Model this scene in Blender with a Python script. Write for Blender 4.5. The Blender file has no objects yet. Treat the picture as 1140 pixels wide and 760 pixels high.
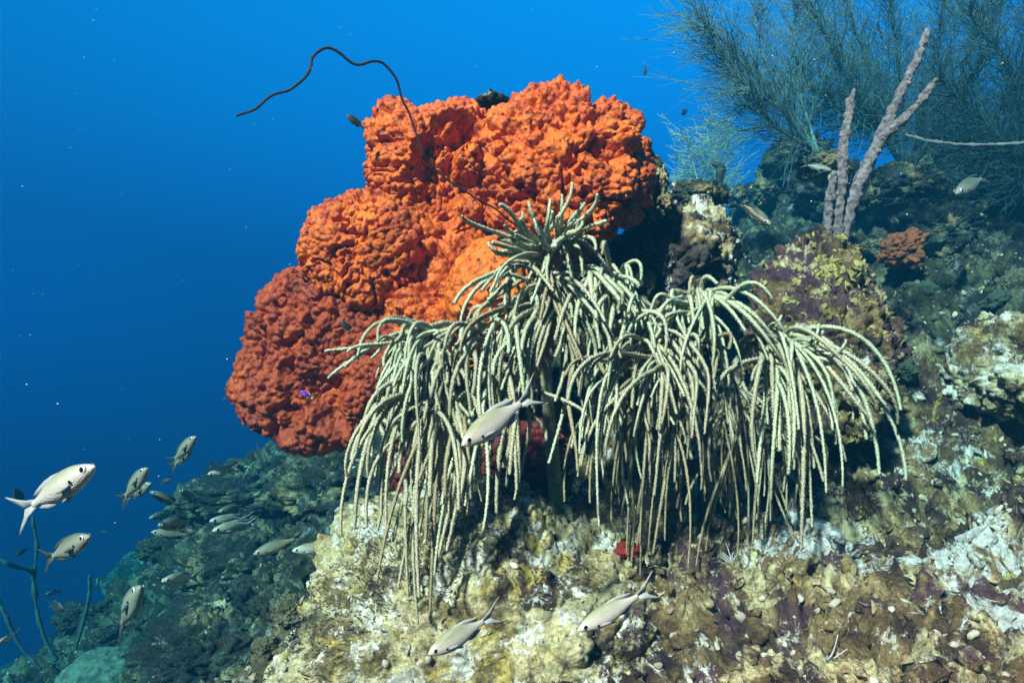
import bpy, math, random
import numpy as np
from mathutils import Vector, Matrix

# ------------------------------------------------------------------ camera, water light, sun, exposure
S = bpy.context.scene
COL = S.collection
F_PX, CX, CY = 743.0, 570.0, 380.0          # focal length and centre in photo pixels

cam_d = bpy.data.cameras.new("camera")
cam = bpy.data.objects.new("camera", cam_d)
COL.objects.link(cam)
cam_d.sensor_width = 36.0
cam_d.lens = F_PX / 1140.0 * 36.0
cam_d.clip_start, cam_d.clip_end = 0.02, 200.0
cam.location = (0, 0, 0)
cam.rotation_euler = (math.radians(90), 0, 0)
S.camera = cam

SUN_DIR = Vector((-0.42, -0.66, 0.66)).normalized()      # towards the sun
SUN_EL = math.asin(SUN_DIR.z)
SUN_AZ = math.atan2(SUN_DIR.x, SUN_DIR.y)

world = bpy.data.worlds.new("World")
S.world = world
world.use_nodes = True
wt = world.node_tree
wt.nodes.clear()
w_out = wt.nodes.new("ShaderNodeOutputWorld")
w_bg = wt.nodes.new("ShaderNodeBackground")
w_bg.inputs["Strength"].default_value = 0.335
w_tc = wt.nodes.new("ShaderNodeTexCoord")
w_sep = wt.nodes.new("ShaderNodeSeparateXYZ")
wt.links.new(w_tc.outputs["Generated"], w_sep.inputs[0])
w_map = wt.nodes.new("ShaderNodeMapRange")
w_map.inputs["From Min"].default_value = -1
w_map.inputs["From Max"].default_value = 1
wt.links.new(w_sep.outputs["Z"], w_map.inputs["Value"])
w_ramp = wt.nodes.new("ShaderNodeValToRGB")
WATER = [(0.0, (0.000, 0.004, 0.020)), (0.30, (0.000, 0.010, 0.060)), (0.42, (0.000, 0.034, 0.165)), (0.52, (0.000, 0.110, 0.42)),
         (0.66, (0.000, 0.185, 0.53)), (0.74, (0.000, 0.21, 0.58)), (0.86, (0.02, 0.26, 0.60)), (1.0, (0.06, 0.35, 0.65))]
el = w_ramp.color_ramp.elements
el[0].position, el[0].color = WATER[0][0], WATER[0][1] + (1,)
el[1].position, el[1].color = WATER[-1][0], WATER[-1][1] + (1,)
for p, c in WATER[1:-1]:
    e = el.new(p)
    e.color = c + (1,)
wt.links.new(w_map.outputs[0], w_ramp.inputs[0])
w_side = wt.nodes.new("ShaderNodeMapRange")                # open water to the left is deeper and darker
w_side.inputs["From Min"].default_value = -0.7
w_side.inputs["From Max"].default_value = 0.25
w_side.inputs["To Min"].default_value = 0.66
w_side.inputs["To Max"].default_value = 1.0
wt.links.new(w_sep.outputs["X"], w_side.inputs["Value"])
w_mul = wt.nodes.new("ShaderNodeVectorMath")
w_mul.operation = 'SCALE'
wt.links.new(w_ramp.outputs[0], w_mul.inputs[0])
w_back = wt.nodes.new("ShaderNodeMapRange")                # added dimming of the water behind the camera, cuts fill in shadows
w_back.inputs["From Min"].default_value = -0.55
w_back.inputs["From Max"].default_value = 0.45
w_back.inputs["To Min"].default_value = 0.10
w_back.inputs["To Max"].default_value = 1.0
wt.links.new(w_sep.outputs["Y"], w_back.inputs["Value"])
w_sb = wt.nodes.new("ShaderNodeMath")
w_sb.operation = 'MULTIPLY'
wt.links.new(w_side.outputs[0], w_sb.inputs[0])
wt.links.new(w_back.outputs[0], w_sb.inputs[1])
wt.links.new(w_sb.outputs[0], w_mul.inputs["Scale"])
w_sky = wt.nodes.new("ShaderNodeTexSky")                   # the daylight seen through the surface, overhead
w_sky.sky_type = 'NISHITA'
w_sky.sun_disc = False
w_sky.sun_elevation = SUN_EL
w_sky.sun_rotation = SUN_AZ
w_win = wt.nodes.new("ShaderNodeMapRange")
w_win.interpolation_type = 'SMOOTHSTEP'
w_win.inputs["From Min"].default_value = 0.45
w_win.inputs["From Max"].default_value = 0.85
w_win.inputs["To Max"].default_value = 0.05
wt.links.new(w_sep.outputs["Z"], w_win.inputs["Value"])
w_skm = wt.nodes.new("ShaderNodeVectorMath")
w_skm.operation = 'SCALE'
wt.links.new(w_sky.outputs[0], w_skm.inputs[0])
wt.links.new(w_win.outputs[0], w_skm.inputs["Scale"])
w_tint = wt.nodes.new("ShaderNodeVectorMath")
w_tint.operation = 'MULTIPLY'
w_tint.inputs[1].default_value = (0.35, 0.85, 1.0)
wt.links.new(w_skm.outputs[0], w_tint.inputs[0])
w_add = wt.nodes.new("ShaderNodeVectorMath")
w_add.operation = 'ADD'
wt.links.new(w_mul.outputs[0], w_add.inputs[0])
wt.links.new(w_tint.outputs[0], w_add.inputs[1])
wt.links.new(w_add.outputs[0], w_bg.inputs["Color"])
wt.links.new(w_bg.outputs[0], w_out.inputs["Surface"])

sun_d = bpy.data.lights.new("sun", 'SUN')
sun_d.energy = 5.0
sun_d.angle = math.radians(3.0)
sun_d.color = (1.0, 0.40, 0.34)
sun = bpy.data.objects.new("sun", sun_d)
COL.objects.link(sun)
sun.rotation_euler = (-SUN_DIR).to_track_quat('-Z', 'Y').to_euler()

S.view_settings.view_transform = 'Standard'
S.view_settings.look = 'None'
S.view_settings.gamma = 1.0
S.view_settings.exposure = 2.7
S.view_settings.use_curve_mapping = False
S.cycles.use_denoising = True
S.cycles.max_bounces = 6
S.cycles.diffuse_bounces = 2
S.cycles.glossy_bounces = 2
S.cycles.volume_bounces = 1
S.cycles.transparent_max_bounces = 8
S.cycles.caustics_reflective = False
S.cycles.caustics_refractive = False

R = random.Random(11)
RN = np.random.default_rng(11)


def at(px, py, Y):
    return np.array([(px - CX) / F_PX * Y, Y, (CY - py) / F_PX * Y])


# ------------------------------------------------------------------ numpy noise
def _hash(ix, iy, iz, k):
    h = (ix.astype(np.int64) * 374761393 + iy.astype(np.int64) * 668265263 + iz.astype(np.int64) * 2147483647 + k * 1274126177) & 0xFFFFFFFF
    h = ((h ^ (h >> 13)) * 1274126177) & 0xFFFFFFFF
    h = ((h ^ (h >> 15)) * 2246822519) & 0xFFFFFFFF
    return ((h ^ (h >> 16)) & 0xFFFFFF) / float(0xFFFFFF)


def vnoise(P, k=0):
    i = np.floor(P)
    f = P - i
    f = f * f * f * (f * (f * 6 - 15) + 10)
    i = i.astype(np.int64)
    out = 0
    for a in (0, 1):
        wa = f[:, 0] if a else 1 - f[:, 0]
        for b in (0, 1):
            wb = f[:, 1] if b else 1 - f[:, 1]
            for c in (0, 1):
                wc = f[:, 2] if c else 1 - f[:, 2]
                out = out + wa * wb * wc * _hash(i[:, 0] + a, i[:, 1] + b, i[:, 2] + c, k)
    return out * 2 - 1


def fbm(P, octv=4, k=0, gain=0.5):
    out, a = 0, 1.0
    for o in range(octv):
        out = out + a * vnoise(P * (2.03 ** o) + 17.3 * o, k + o)
        a *= gain
    return out


def worley(P, k=0):
    i = np.floor(P).astype(np.int64)
    f1 = np.full(len(P), 9.0)
    f2 = np.full(len(P), 9.0)
    for a in (-1, 0, 1):
        for b in (-1, 0, 1):
            for c in (-1, 0, 1):
                q = i + np.array([a, b, c])
                d = 0
                for ax in range(3):
                    d = d + (q[:, ax] + _hash(q[:, 0], q[:, 1], q[:, 2], k + 31 * ax) - P[:, ax]) ** 2
                d = np.sqrt(d)
                f2 = np.where(d < f1, f1, np.minimum(f2, d))
                f1 = np.minimum(f1, d)
    return f1, f2


def chunk(P, k=0):                                    # broken blocks: every cell at a height of its own, cracks between
    i = np.floor(P).astype(np.int64)
    f1 = np.full(len(P), 9.0)
    f2 = np.full(len(P), 9.0)
    idv = np.zeros(len(P))
    for a in (-1, 0, 1):
        for b in (-1, 0, 1):
            for c in (-1, 0, 1):
                q = i + np.array([a, b, c])
                d = 0
                for ax in range(3):
                    d = d + (q[:, ax] + _hash(q[:, 0], q[:, 1], q[:, 2], k + 31 * ax) - P[:, ax]) ** 2
                d = np.sqrt(d)
                m = d < f1
                f2 = np.where(m, f1, np.minimum(f2, d))
                idv = np.where(m, _hash(q[:, 0], q[:, 1], q[:, 2], k + 200), idv)
                f1 = np.where(m, d, f1)
    e = np.clip((f2 - f1) / 0.22, 0, 1)
    return (idv * 0.9 + 0.1) * e


def knob(P, k=0):                                     # rounded knobs with creases between
    f1, f2 = worley(P, k)
    return np.clip(1 - (f1 / 0.85) ** 2, 0, 1) * 0.7 + np.clip((f2 - f1) / 0.35, 0, 1) * 0.3


# ------------------------------------------------------------------ mesh helpers
def mesh_np(name, V, Fc, mats, mat_idx=None, smooth=True):
    V = np.asarray(V, dtype=np.float32)
    me = bpy.data.meshes.new(name)
    Fl = Fc if isinstance(Fc, list) else [np.asarray(Fc)]
    Fl = [np.asarray(f, dtype=np.int32) for f in Fl if len(f)]
    me.vertices.add(len(V))
    me.vertices.foreach_set("co", V.ravel())
    nl = sum(f.size for f in Fl)
    npoly = sum(len(f) for f in Fl)
    me.loops.add(nl)
    me.loops.foreach_set("vertex_index", np.concatenate([f.ravel() for f in Fl]))
    me.polygons.add(npoly)
    tot = np.concatenate([np.full(len(f), f.shape[1], dtype=np.int32) for f in Fl])
    start = np.concatenate([[0], np.cumsum(tot)[:-1]]).astype(np.int32)
    me.polygons.foreach_set("loop_start", start)
    me.polygons.foreach_set("loop_total", tot)
    if mat_idx is not None:
        me.polygons.foreach_set("material_index", np.asarray(mat_idx, dtype=np.int32))
    me.polygons.foreach_set("use_smooth", np.full(npoly, smooth, dtype=bool))
    me.update(calc_edges=True)
    me.validate()
    for m in (mats if isinstance(mats, (list, tuple)) else [mats]):
        me.materials.append(m)
    return me


def link(name, me, parent=None, loc=None):
    o = bpy.data.objects.new(name, me)
    COL.objects.link(o)
    if parent is not None:
        o.parent = parent
    if loc is not None:
        o.location = loc
    return o


def tag(o, label, cat, group=None, kind=None):
    o["label"] = label
    o["category"] = cat
    if group:
        o["group"] = group
    if kind:
        o["kind"] = kind
    return o


def empty(name, loc, label, cat, group=None):
    o = bpy.data.objects.new(name, None)
    COL.objects.link(o)
    o.empty_display_size = 0.05
    o.location = Vector(loc)
    return tag(o, label, cat, group)


def grid_faces(nu, nv, wrap_v=True):
    u = np.arange(nu - 1)
    v = np.arange(nv if wrap_v else nv - 1)
    U, W = np.meshgrid(u, v, indexing='ij')
    W2 = (W + 1) % nv
    return np.stack([U * nv + W, U * nv + W2, (U + 1) * nv + W2, (U + 1) * nv + W], -1).reshape(-1, 4)


def grid_normals(G, wrap_v=True):
    du = np.gradient(G, axis=0)
    if wrap_v:
        dv = np.roll(G, -1, 1) - np.roll(G, 1, 1)
    else:
        dv = np.gradient(G, axis=1)
    n = np.cross(du, dv)
    return n / (np.linalg.norm(n, axis=-1, keepdims=True) + 1e-12)


def resample(P, n):
    """Catmull-Rom through points, n samples evenly by length."""
    P = np.asarray(P, float)
    Q = np.vstack([2 * P[0] - P[1], P, 2 * P[-1] - P[-2]])
    out = []
    for i in range(1, len(Q) - 2):
        t = np.linspace(0, 1, 16, endpoint=False)[:, None]
        a, b, c, d = Q[i - 1], Q[i], Q[i + 1], Q[i + 2]
        out.append(0.5 * (2 * b + (c - a) * t + (2 * a - 5 * b + 4 * c - d) * t ** 2 + (3 * b - a - 3 * c + d) * t ** 3))
    out = np.vstack(out + [P[-1:]])
    s = np.concatenate([[0], np.cumsum(np.linalg.norm(np.diff(out, axis=0), axis=1))])
    q = np.linspace(0, s[-1], n)
    return np.stack([np.interp(q, s, out[:, k]) for k in range(3)], -1)


def tube(path, rad, nseg=8, polyp=0.0, rough=0.0, seed=0, freq=60.0):
    """Capped tube with parallel-transport frames. Returns V, [quads, tris]."""
    path = np.asarray(path, float)
    n = len(path)
    rad = np.broadcast_to(np.asarray(rad, float), (n,))
    T = np.gradient(path, axis=0)
    T /= np.linalg.norm(T, axis=1, keepdims=True) + 1e-12
    up = np.array([0, 0, 1.0]) if abs(T[0, 2]) < 0.9 else np.array([1.0, 0, 0])
    N = np.zeros_like(path)
    v = np.cross(T[0], up)
    v /= np.linalg.norm(v)
    for i in range(n):
        v = v - T[i] * v.dot(T[i])
        v /= np.linalg.norm(v) + 1e-12
        N[i] = v
    B = np.cross(T, N)
    a = np.arange(nseg) * 2 * np.pi / nseg
    D = N[:, None, :] * np.cos(a)[None, :, None] + B[:, None, :] * np.sin(a)[None, :, None]
    r = np.repeat(rad[:, None], nseg, 1)
    if polyp:
        I, J = np.meshgrid(np.arange(n), np.arange(nseg), indexing='ij')
        chk = ((I + J) % 2).astype(float)
        rnd = _hash(I, J, I * 0, seed)
        r = r * (1 + polyp * chk * (0.4 + 0.9 * rnd) - polyp * 0.4 * (1 - chk))
    V = path[:, None, :] + D * r[..., None]
    if rough:
        V = V + D * (rough * fbm(V.reshape(-1, 3) * freq, 3, seed)).reshape(n, nseg)[..., None]
    V = V.reshape(-1, 3)
    F4 = grid_faces(n, nseg)
    c0, c1 = len(V), len(V) + 1
    V = np.vstack([V, path[0] - T[0] * rad[0] * 0.4, path[-1] + T[-1] * rad[-1] * 0.8])
    j = np.arange(nseg)
    j2 = (j + 1) % nseg
    F3 = np.vstack([np.stack([np.full(nseg, c0), j2, j], -1),
                    np.stack([np.full(nseg, c1), (n - 1) * nseg + j, (n - 1) * nseg + j2], -1)])
    return V, F4, F3


class Heap:
    """Collects shapes that belong to ONE mesh."""
    def __init__(self):
        self.V, self.Q, self.T, self.n = [], [], [], 0

    def add(self, V, Q=None, T=None):
        if Q is not None and len(Q):
            self.Q.append(np.asarray(Q) + self.n)
        if T is not None and len(T):
            self.T.append(np.asarray(T) + self.n)
        self.V.append(np.asarray(V))
        self.n += len(V)

    def mesh(self, name, mats, smooth=True):
        fs = []
        if self.Q:
            fs.append(np.vstack(self.Q))
        if self.T:
            fs.append(np.vstack(self.T))
        return mesh_np(name, np.vstack(self.V), fs, mats, smooth=smooth)


# ------------------------------------------------------------------ materials
def new_mat(name):
    m = bpy.data.materials.new(name)
    m.use_nodes = True
    nt = m.node_tree
    b = nt.nodes["Principled BSDF"]
    return m, nt, b


def n_noise(nt, co, scale, detail=6, rough=0.6, dist=0.0, off=0.0):
    n = nt.nodes.new("ShaderNodeTexNoise")
    n.inputs["Scale"].default_value = scale
    n.inputs["Detail"].default_value = detail
    n.inputs["Roughness"].default_value = rough
    n.inputs["Distortion"].default_value = dist
    if off:
        mp = nt.nodes.new("ShaderNodeVectorMath")
        mp.operation = 'ADD'
        mp.inputs[1].default_value = (off, off * 1.7, -off)
        nt.links.new(co, mp.inputs[0])
        co = mp.outputs[0]
    nt.links.new(co, n.inputs["Vector"])
    return n.outputs["Fac"]


def n_ramp(nt, fac, stops, interp='LINEAR'):
    r = nt.nodes.new("ShaderNodeValToRGB")
    r.color_ramp.interpolation = interp
    e = r.color_ramp.elements
    e[0].position, e[1].position = stops[0][0], stops[-1][0]
    for k, (p, c) in enumerate(stops):
        x = e[0] if k == 0 else (e[len(e) - 1] if k == len(stops) - 1 else e.new(p))
        x.color = (c if isinstance(c, tuple) else (c, c, c)) + (1,)
    nt.links.new(fac, r.inputs[0])
    return r.outputs[0]


def n_mix(nt, fac, a, b, mode='MIX'):
    m = nt.nodes.new("ShaderNodeMix")
    m.data_type = 'RGBA'
    m.blend_type = mode
    for val, sock in ((fac, m.inputs[0]), (a, m.inputs[6]), (b, m.inputs[7])):
        if isinstance(val, (int, float)):
            sock.default_value = val
        elif isinstance(val, tuple):
            sock.default_value = val + (1,)
        else:
            nt.links.new(val, sock)
    return m.outputs[2]


def n_bump(nt, b, h, strength, dist, prev=None):
    bp = nt.nodes.new("ShaderNodeBump")
    bp.inputs["Strength"].default_value = strength
    bp.inputs["Distance"].default_value = dist
    nt.links.new(h, bp.inputs["Height"])
    if prev is not None:
        nt.links.new(prev, bp.inputs["Normal"])
    nt.links.new(bp.outputs[0], b.inputs["Normal"])
    return bp.outputs[0]


def coord(nt):
    t = nt.nodes.new("ShaderNodeTexCoord")
    return t.outputs["Object"]


def voro(nt, co, scale, feat='F1', rand=1.0):
    v = nt.nodes.new("ShaderNodeTexVoronoi")
    v.feature = feat
    v.inputs["Scale"].default_value = scale
    v.inputs["Randomness"].default_value = rand
    nt.links.new(co, v.inputs["Vector"])
    return v


def rock_mat(name, pale=0.52, purple=0.55, yellow=0.58, white=0.62, off=0.0, sc=1.0, olive=(0.17, 0.105, 0.045), crust=(0.085, 0.040, 0.060)):
    """Encrusted reef rock: turf, pale bare limestone, purple coralline crust, yellow-green algae, dark patches deepened as crevice shade. Higher thresholds = less of it."""
    m, nt, b = new_mat(name)
    co = coord(nt)
    big = n_noise(nt, co, 9 * sc, 8, 0.68, 0.4, off + 3)
    base = n_ramp(nt, big, [(0.30, (0.012, 0.008, 0.009)), (0.43, (0.055, 0.032, 0.026)), (0.50, olive), (0.60, (0.36, 0.26, 0.115)), (0.75, (0.58, 0.48, 0.27))])
    f = n_noise(nt, co, 13 * sc, 9, 0.72, 0.8, off + 11)
    col = n_mix(nt, n_ramp(nt, f, [(yellow, 0.0), (yellow + 0.05, 1.0)]), base, (0.60, 0.46, 0.12))
    f = n_noise(nt, co, 7 * sc, 9, 0.70, 0.6, off + 23)
    col = n_mix(nt, n_ramp(nt, f, [(purple, 0.0), (purple + 0.04, 0.9)]), col, crust)
    f = n_noise(nt, co, 11 * sc, 10, 0.74, 0.5, off + 37)
    col = n_mix(nt, n_ramp(nt, f, [(pale, 0.0), (pale + 0.06, 0.9)]), col, (0.68, 0.60, 0.32))
    f = n_noise(nt, co, 16 * sc, 10, 0.76, 0.4, off + 51)
    col = n_mix(nt, n_ramp(nt, f, [(white, 0.0), (white + 0.05, 1.0)]), col, (0.86, 0.84, 0.72))
    v = voro(nt, co, 95 * sc)
    sp = n_mix(nt, 0.6, n_ramp(nt, v.outputs["Color"], [(0.0, 0.12), (0.5, 0.85), (1.0, 1.6)]), n_ramp(nt, n_noise(nt, co, 240 * sc, 4, 0.7, 0, off), [(0.32, 0.15), (0.68, 1.7)]))
    col = n_mix(nt, 0.75, col, sp, 'MULTIPLY')
    nt.links.new(col, b.inputs["Base Color"])
    b.inputs["Roughness"].default_value = 0.85
    b.inputs["Specular IOR Level"].default_value = 0.25
    p = n_bump(nt, b, n_noise(nt, co, 70 * sc, 8, 0.75, 0.3, off), 0.9, 0.012)
    p = n_bump(nt, b, v.outputs["Distance"], 0.7, 0.006, p)
    n_bump(nt, b, n_noise(nt, co, 330 * sc, 3, 0.7), 0.7, 0.003, p)
    return m


M = {}
M["reef"] = rock_mat("reef_rock_procedural", pale=0.53, purple=0.53, yellow=0.60, white=0.57)
M["pale_rock"] = rock_mat("pale_encrusted_rock", pale=0.465, purple=0.565, yellow=0.53, white=0.535, off=5, olive=(0.20, 0.16, 0.07))
M["purple_rock"] = rock_mat("purple_encrusted_rock", pale=0.56, purple=0.48, yellow=0.60, white=0.61, off=9)
M["grey_rock"] = rock_mat("grey_purple_rock", pale=0.60, purple=0.47, yellow=0.68, white=0.58, off=41, olive=(0.10, 0.085, 0.07), crust=(0.06, 0.035, 0.05))
M["dark_rock"] = rock_mat("dimmed_teal_rock", pale=0.59, purple=0.49, yellow=0.66, white=0.64, off=14, olive=(0.05, 0.085, 0.06), crust=(0.018, 0.026, 0.022))  # low, teal-leaning tones stand in for weak light on the farther reef
M["reef_head"] = rock_mat("teal_coral_heads", pale=0.50, purple=0.56, yellow=0.66, white=0.58, off=27, olive=(0.06, 0.10, 0.075), crust=(0.02, 0.028, 0.026))  # paler teal mix, painted in as highlights on the reef lumps
M["chalk_rock"] = rock_mat("chalky_rock", pale=0.49, purple=0.58, yellow=0.58, white=0.52, off=19)


def sponge_mat(name, a, bcol, c, off, grey=0.70):
    m, nt, b = new_mat(name)
    co = coord(nt)
    f = n_noise(nt, co, 16, 8, 0.65, 0.5, off)
    col = n_ramp(nt, f, [(0.37, a), (0.54, bcol), (0.72, c)])
    v = voro(nt, co, 75)
    col = n_mix(nt, n_ramp(nt, v.outputs["Color"], [(0.1, 0.0), (0.9, 0.55)]), col, c)
    col = n_mix(nt, n_ramp(nt, n_noise(nt, co, 11, 8, 0.7, 0.5, off + 9), [(grey, 0.0), (grey + 0.04, 0.8)]), col, (0.16, 0.12, 0.085))
    col = n_mix(nt, n_ramp(nt, n_noise(nt, co, 95, 6, 0.7, 0.0, off + 4), [(0.36, 1.0), (0.46, 0.0)]), col, (0.16, 0.012, 0.008))
    pv = voro(nt, co, 34)
    pf = n_ramp(nt, pv.outputs["Distance"], [(0.10, 1.0), (0.17, 0.0)])
    col = n_mix(nt, pf, col, (0.07, 0.008, 0.006))
    nt.links.new(col, b.inputs["Base Color"])
    b.inputs["Roughness"].default_value = 0.5
    b.inputs["Specular IOR Level"].default_value = 0.35
    p = n_bump(nt, b, v.outputs["Distance"], 0.6, -0.010)
    n_bump(nt, b, n_noise(nt, co, 230, 6, 0.7), 0.6, 0.004, p)
    return m


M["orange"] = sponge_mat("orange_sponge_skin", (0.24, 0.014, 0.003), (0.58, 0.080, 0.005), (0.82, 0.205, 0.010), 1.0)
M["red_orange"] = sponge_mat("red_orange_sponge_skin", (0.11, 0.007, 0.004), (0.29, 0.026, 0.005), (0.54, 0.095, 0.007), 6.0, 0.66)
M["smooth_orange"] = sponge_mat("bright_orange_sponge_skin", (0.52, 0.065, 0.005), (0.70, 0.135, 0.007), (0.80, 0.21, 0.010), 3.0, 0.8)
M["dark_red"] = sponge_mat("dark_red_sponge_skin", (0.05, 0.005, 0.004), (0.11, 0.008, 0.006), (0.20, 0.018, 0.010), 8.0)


def plain(name, col, rough=0.7, var=0.25, scale=40, bump=0.3, dist=0.003, spec=0.3):
    m, nt, b = new_mat(name)
    co = coord(nt)
    lo = tuple(max(0, x * (1 - var)) for x in col)
    hi = tuple(min(1, x * (1 + var)) for x in col)
    nt.links.new(n_ramp(nt, n_noise(nt, co, scale, 6, 0.65), [(0.3, lo), (0.7, hi)]), b.inputs["Base Color"])
    b.inputs["Roughness"].default_value = rough
    b.inputs["Specular IOR Level"].default_value = spec
    if bump:
        n_bump(nt, b, n_noise(nt, co, scale * 4, 4, 0.7), bump, dist)
    return m


def rod_mat(name, a, bcol):
    m, nt, b = new_mat(name)
    co = coord(nt)
    f = n_noise(nt, co, 9, 5, 0.6)
    col = n_ramp(nt, f, [(0.35, a), (0.65, bcol)])
    v = voro(nt, co, 420)
    col = n_mix(nt, n_ramp(nt, v.outputs["Distance"], [(0.25, 0.0), (0.75, 0.75)]), col, tuple(x * 0.38 for x in a))
    nt.links.new(col, b.inputs["Base Color"])
    b.inputs["Roughness"].default_value = 0.8
    b.inputs["Specular IOR Level"].default_value = 0.2
    n_bump(nt, b, v.outputs["Distance"], 0.5, -0.002)
    return m


M["rod_pale"] = rod_mat("pale_green_polyps", (0.50, 0.54, 0.35), (0.66, 0.69, 0.46))
M["rod_tan"] = rod_mat("tan_polyps", (0.46, 0.43, 0.27), (0.62, 0.57, 0.39))
M["rod_brown"] = rod_mat("brown_polyps", (0.36, 0.29, 0.16), (0.50, 0.42, 0.26))
M["whip"] = plain("dark_wire_coral", (0.016, 0.009, 0.010), 0.7, 0.5, 120, 0.5)
M["rope"] = plain("purple_grey_sponge", (0.29, 0.26, 0.265), 0.9, 0.9, 100, 1.0, 0.010)
M["twig_dark"] = plain("dark_bush_coral", (0.030, 0.080, 0.076), 0.8, 0.4, 12, 0.0)  # teal of both bush tones stands in for red absorbed by water
M["twig_mid"] = plain("grey_green_bush_coral", (0.075, 0.17, 0.155), 0.8, 0.4, 12, 0.0)
M["twig_pale"] = plain("pale_plume", (0.45, 0.42, 0.25), 0.8, 0.3, 12, 0.0)
M["white_twig"] = plain("white_twig_skin", (0.14, 0.14, 0.13), 0.8, 0.3, 40, 0.4)
M["algae"] = plain("yellow_green_algae", (0.27, 0.24, 0.07), 0.75, 0.5, 45, 0.4)
M["algae_tan"] = plain("tan_algae", (0.32, 0.23, 0.13), 0.75, 0.6, 45, 0.4)
M["rubble"] = plain("broken_coral_rubble", (0.36, 0.32, 0.24), 0.85, 0.8, 22, 0.5)
M["turf"] = plain("brown_turf", (0.10, 0.075, 0.05), 0.85, 0.6, 30, 0.0)
M["green_mound"] = plain("star_coral_skin", (0.15, 0.21, 0.14), 0.8, 0.75, 45, 1.0, 0.012)
M["rust"] = plain("rust_orange_sponge", (0.20, 0.065, 0.025), 0.85, 0.45, 30, 0.7, 0.006)
M["red"] = plain("bright_red_sponge", (0.22, 0.012, 0.008), 0.75, 0.35, 40, 0.5)
M["speck"] = plain("drifting_speck", (0.7, 0.72, 0.7), 0.9, 0.1, 10, 0.0)
M["hydroid"] = plain("white_hydroid", (0.42, 0.42, 0.42), 0.8, 0.15, 40, 0.0)
M["eye_black"] = plain("eye_pupil", (0.006, 0.006, 0.008), 0.15, 0.1, 10, 0.0, spec=0.6)
M["eye_ring"] = plain("eye_ring", (0.55, 0.55, 0.5), 0.25, 0.2, 30, 0.0, spec=0.6)


def fish_mat(name, back, flank, belly, rough=0.38, stripes=None, metal=0.0):
    m, nt, b = new_mat(name)
    co = coord(nt)
    sep = nt.nodes.new("ShaderNodeSeparateXYZ")
    nt.links.new(co, sep.inputs[0])
    wob = nt.nodes.new("ShaderNodeMath")
    wob.operation = 'MULTIPLY_ADD'
    nt.links.new(n_noise(nt, co, 9, 4, 0.6), wob.inputs[0])
    wob.inputs[1].default_value = 0.05
    nt.links.new(sep.outputs["Z"], wob.inputs[2])
    mp = nt.nodes.new("ShaderNodeMapRange")
    mp.inputs["From Min"].default_value = -0.13
    mp.inputs["From Max"].default_value = 0.18
    nt.links.new(wob.outputs[0], mp.inputs["Value"])
    stops = stripes or [(0.0, belly), (0.30, flank), (0.55, flank), (0.82, back), (1.0, back)]
    col = n_ramp(nt, mp.outputs[0], stops)
    v = voro(nt, co, 70, 'F1', 0.35)                          # scales
    col = n_mix(nt, 0.55, col, n_ramp(nt, v.outputs["Distance"], [(0.2, 1.05), (0.75, 0.82)]), 'MULTIPLY')
    nt.links.new(col, b.inputs["Base Color"])
    b.inputs["Roughness"].default_value = rough
    b.inputs["Metallic"].default_value = metal
    n_bump(nt, b, v.outputs["Distance"], 0.25, 0.01)
    return m


M["silver"] = fish_mat("silver_fish_skin", (0.22, 0.25, 0.13), (0.54, 0.51, 0.43), (0.74, 0.75, 0.74))
M["olive"] = fish_mat("olive_fish_skin", (0.10, 0.11, 0.06), (0.27, 0.26, 0.19), (0.72, 0.72, 0.70))
M["darkfish"] = fish_mat("dark_fish_skin", (0.03, 0.03, 0.028), (0.045, 0.043, 0.04), (0.08, 0.08, 0.075), metal=0.0)
M["purplefish"] = fish_mat("violet_fish_skin", (0.20, 0.03, 0.55), (0.20, 0.03, 0.55), (0.25, 0.06, 0.6), metal=0.0)
M["striped"] = fish_mat("striped_fish_skin", None, None, None, stripes=[(0.0, (0.75, 0.72, 0.68)), (0.34, (0.70, 0.62, 0.52)), (0.38, (0.06, 0.05, 0.045)),
                        (0.52, (0.06, 0.05, 0.045)), (0.56, (0.30, 0.22, 0.12)), (0.66, (0.30, 0.22, 0.12)), (0.70, (0.05, 0.05, 0.045)), (1.0, (0.16, 0.20, 0.05))], metal=0.0)
M["fin"] = plain("fish_fin", (0.30, 0.32, 0.31), 0.5, 0.25, 60, 0.0)
M["fin_dark"] = plain("dark_fish_fin", (0.05, 0.05, 0.045), 0.5, 0.3, 60, 0.0)
M["fin_yellow"] = plain("yellow_fin_edge", (0.75, 0.52, 0.05), 0.5, 0.2, 60, 0.0)

# ------------------------------------------------------------------ terrain
def pw(*a):
    return at(*a)


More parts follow.
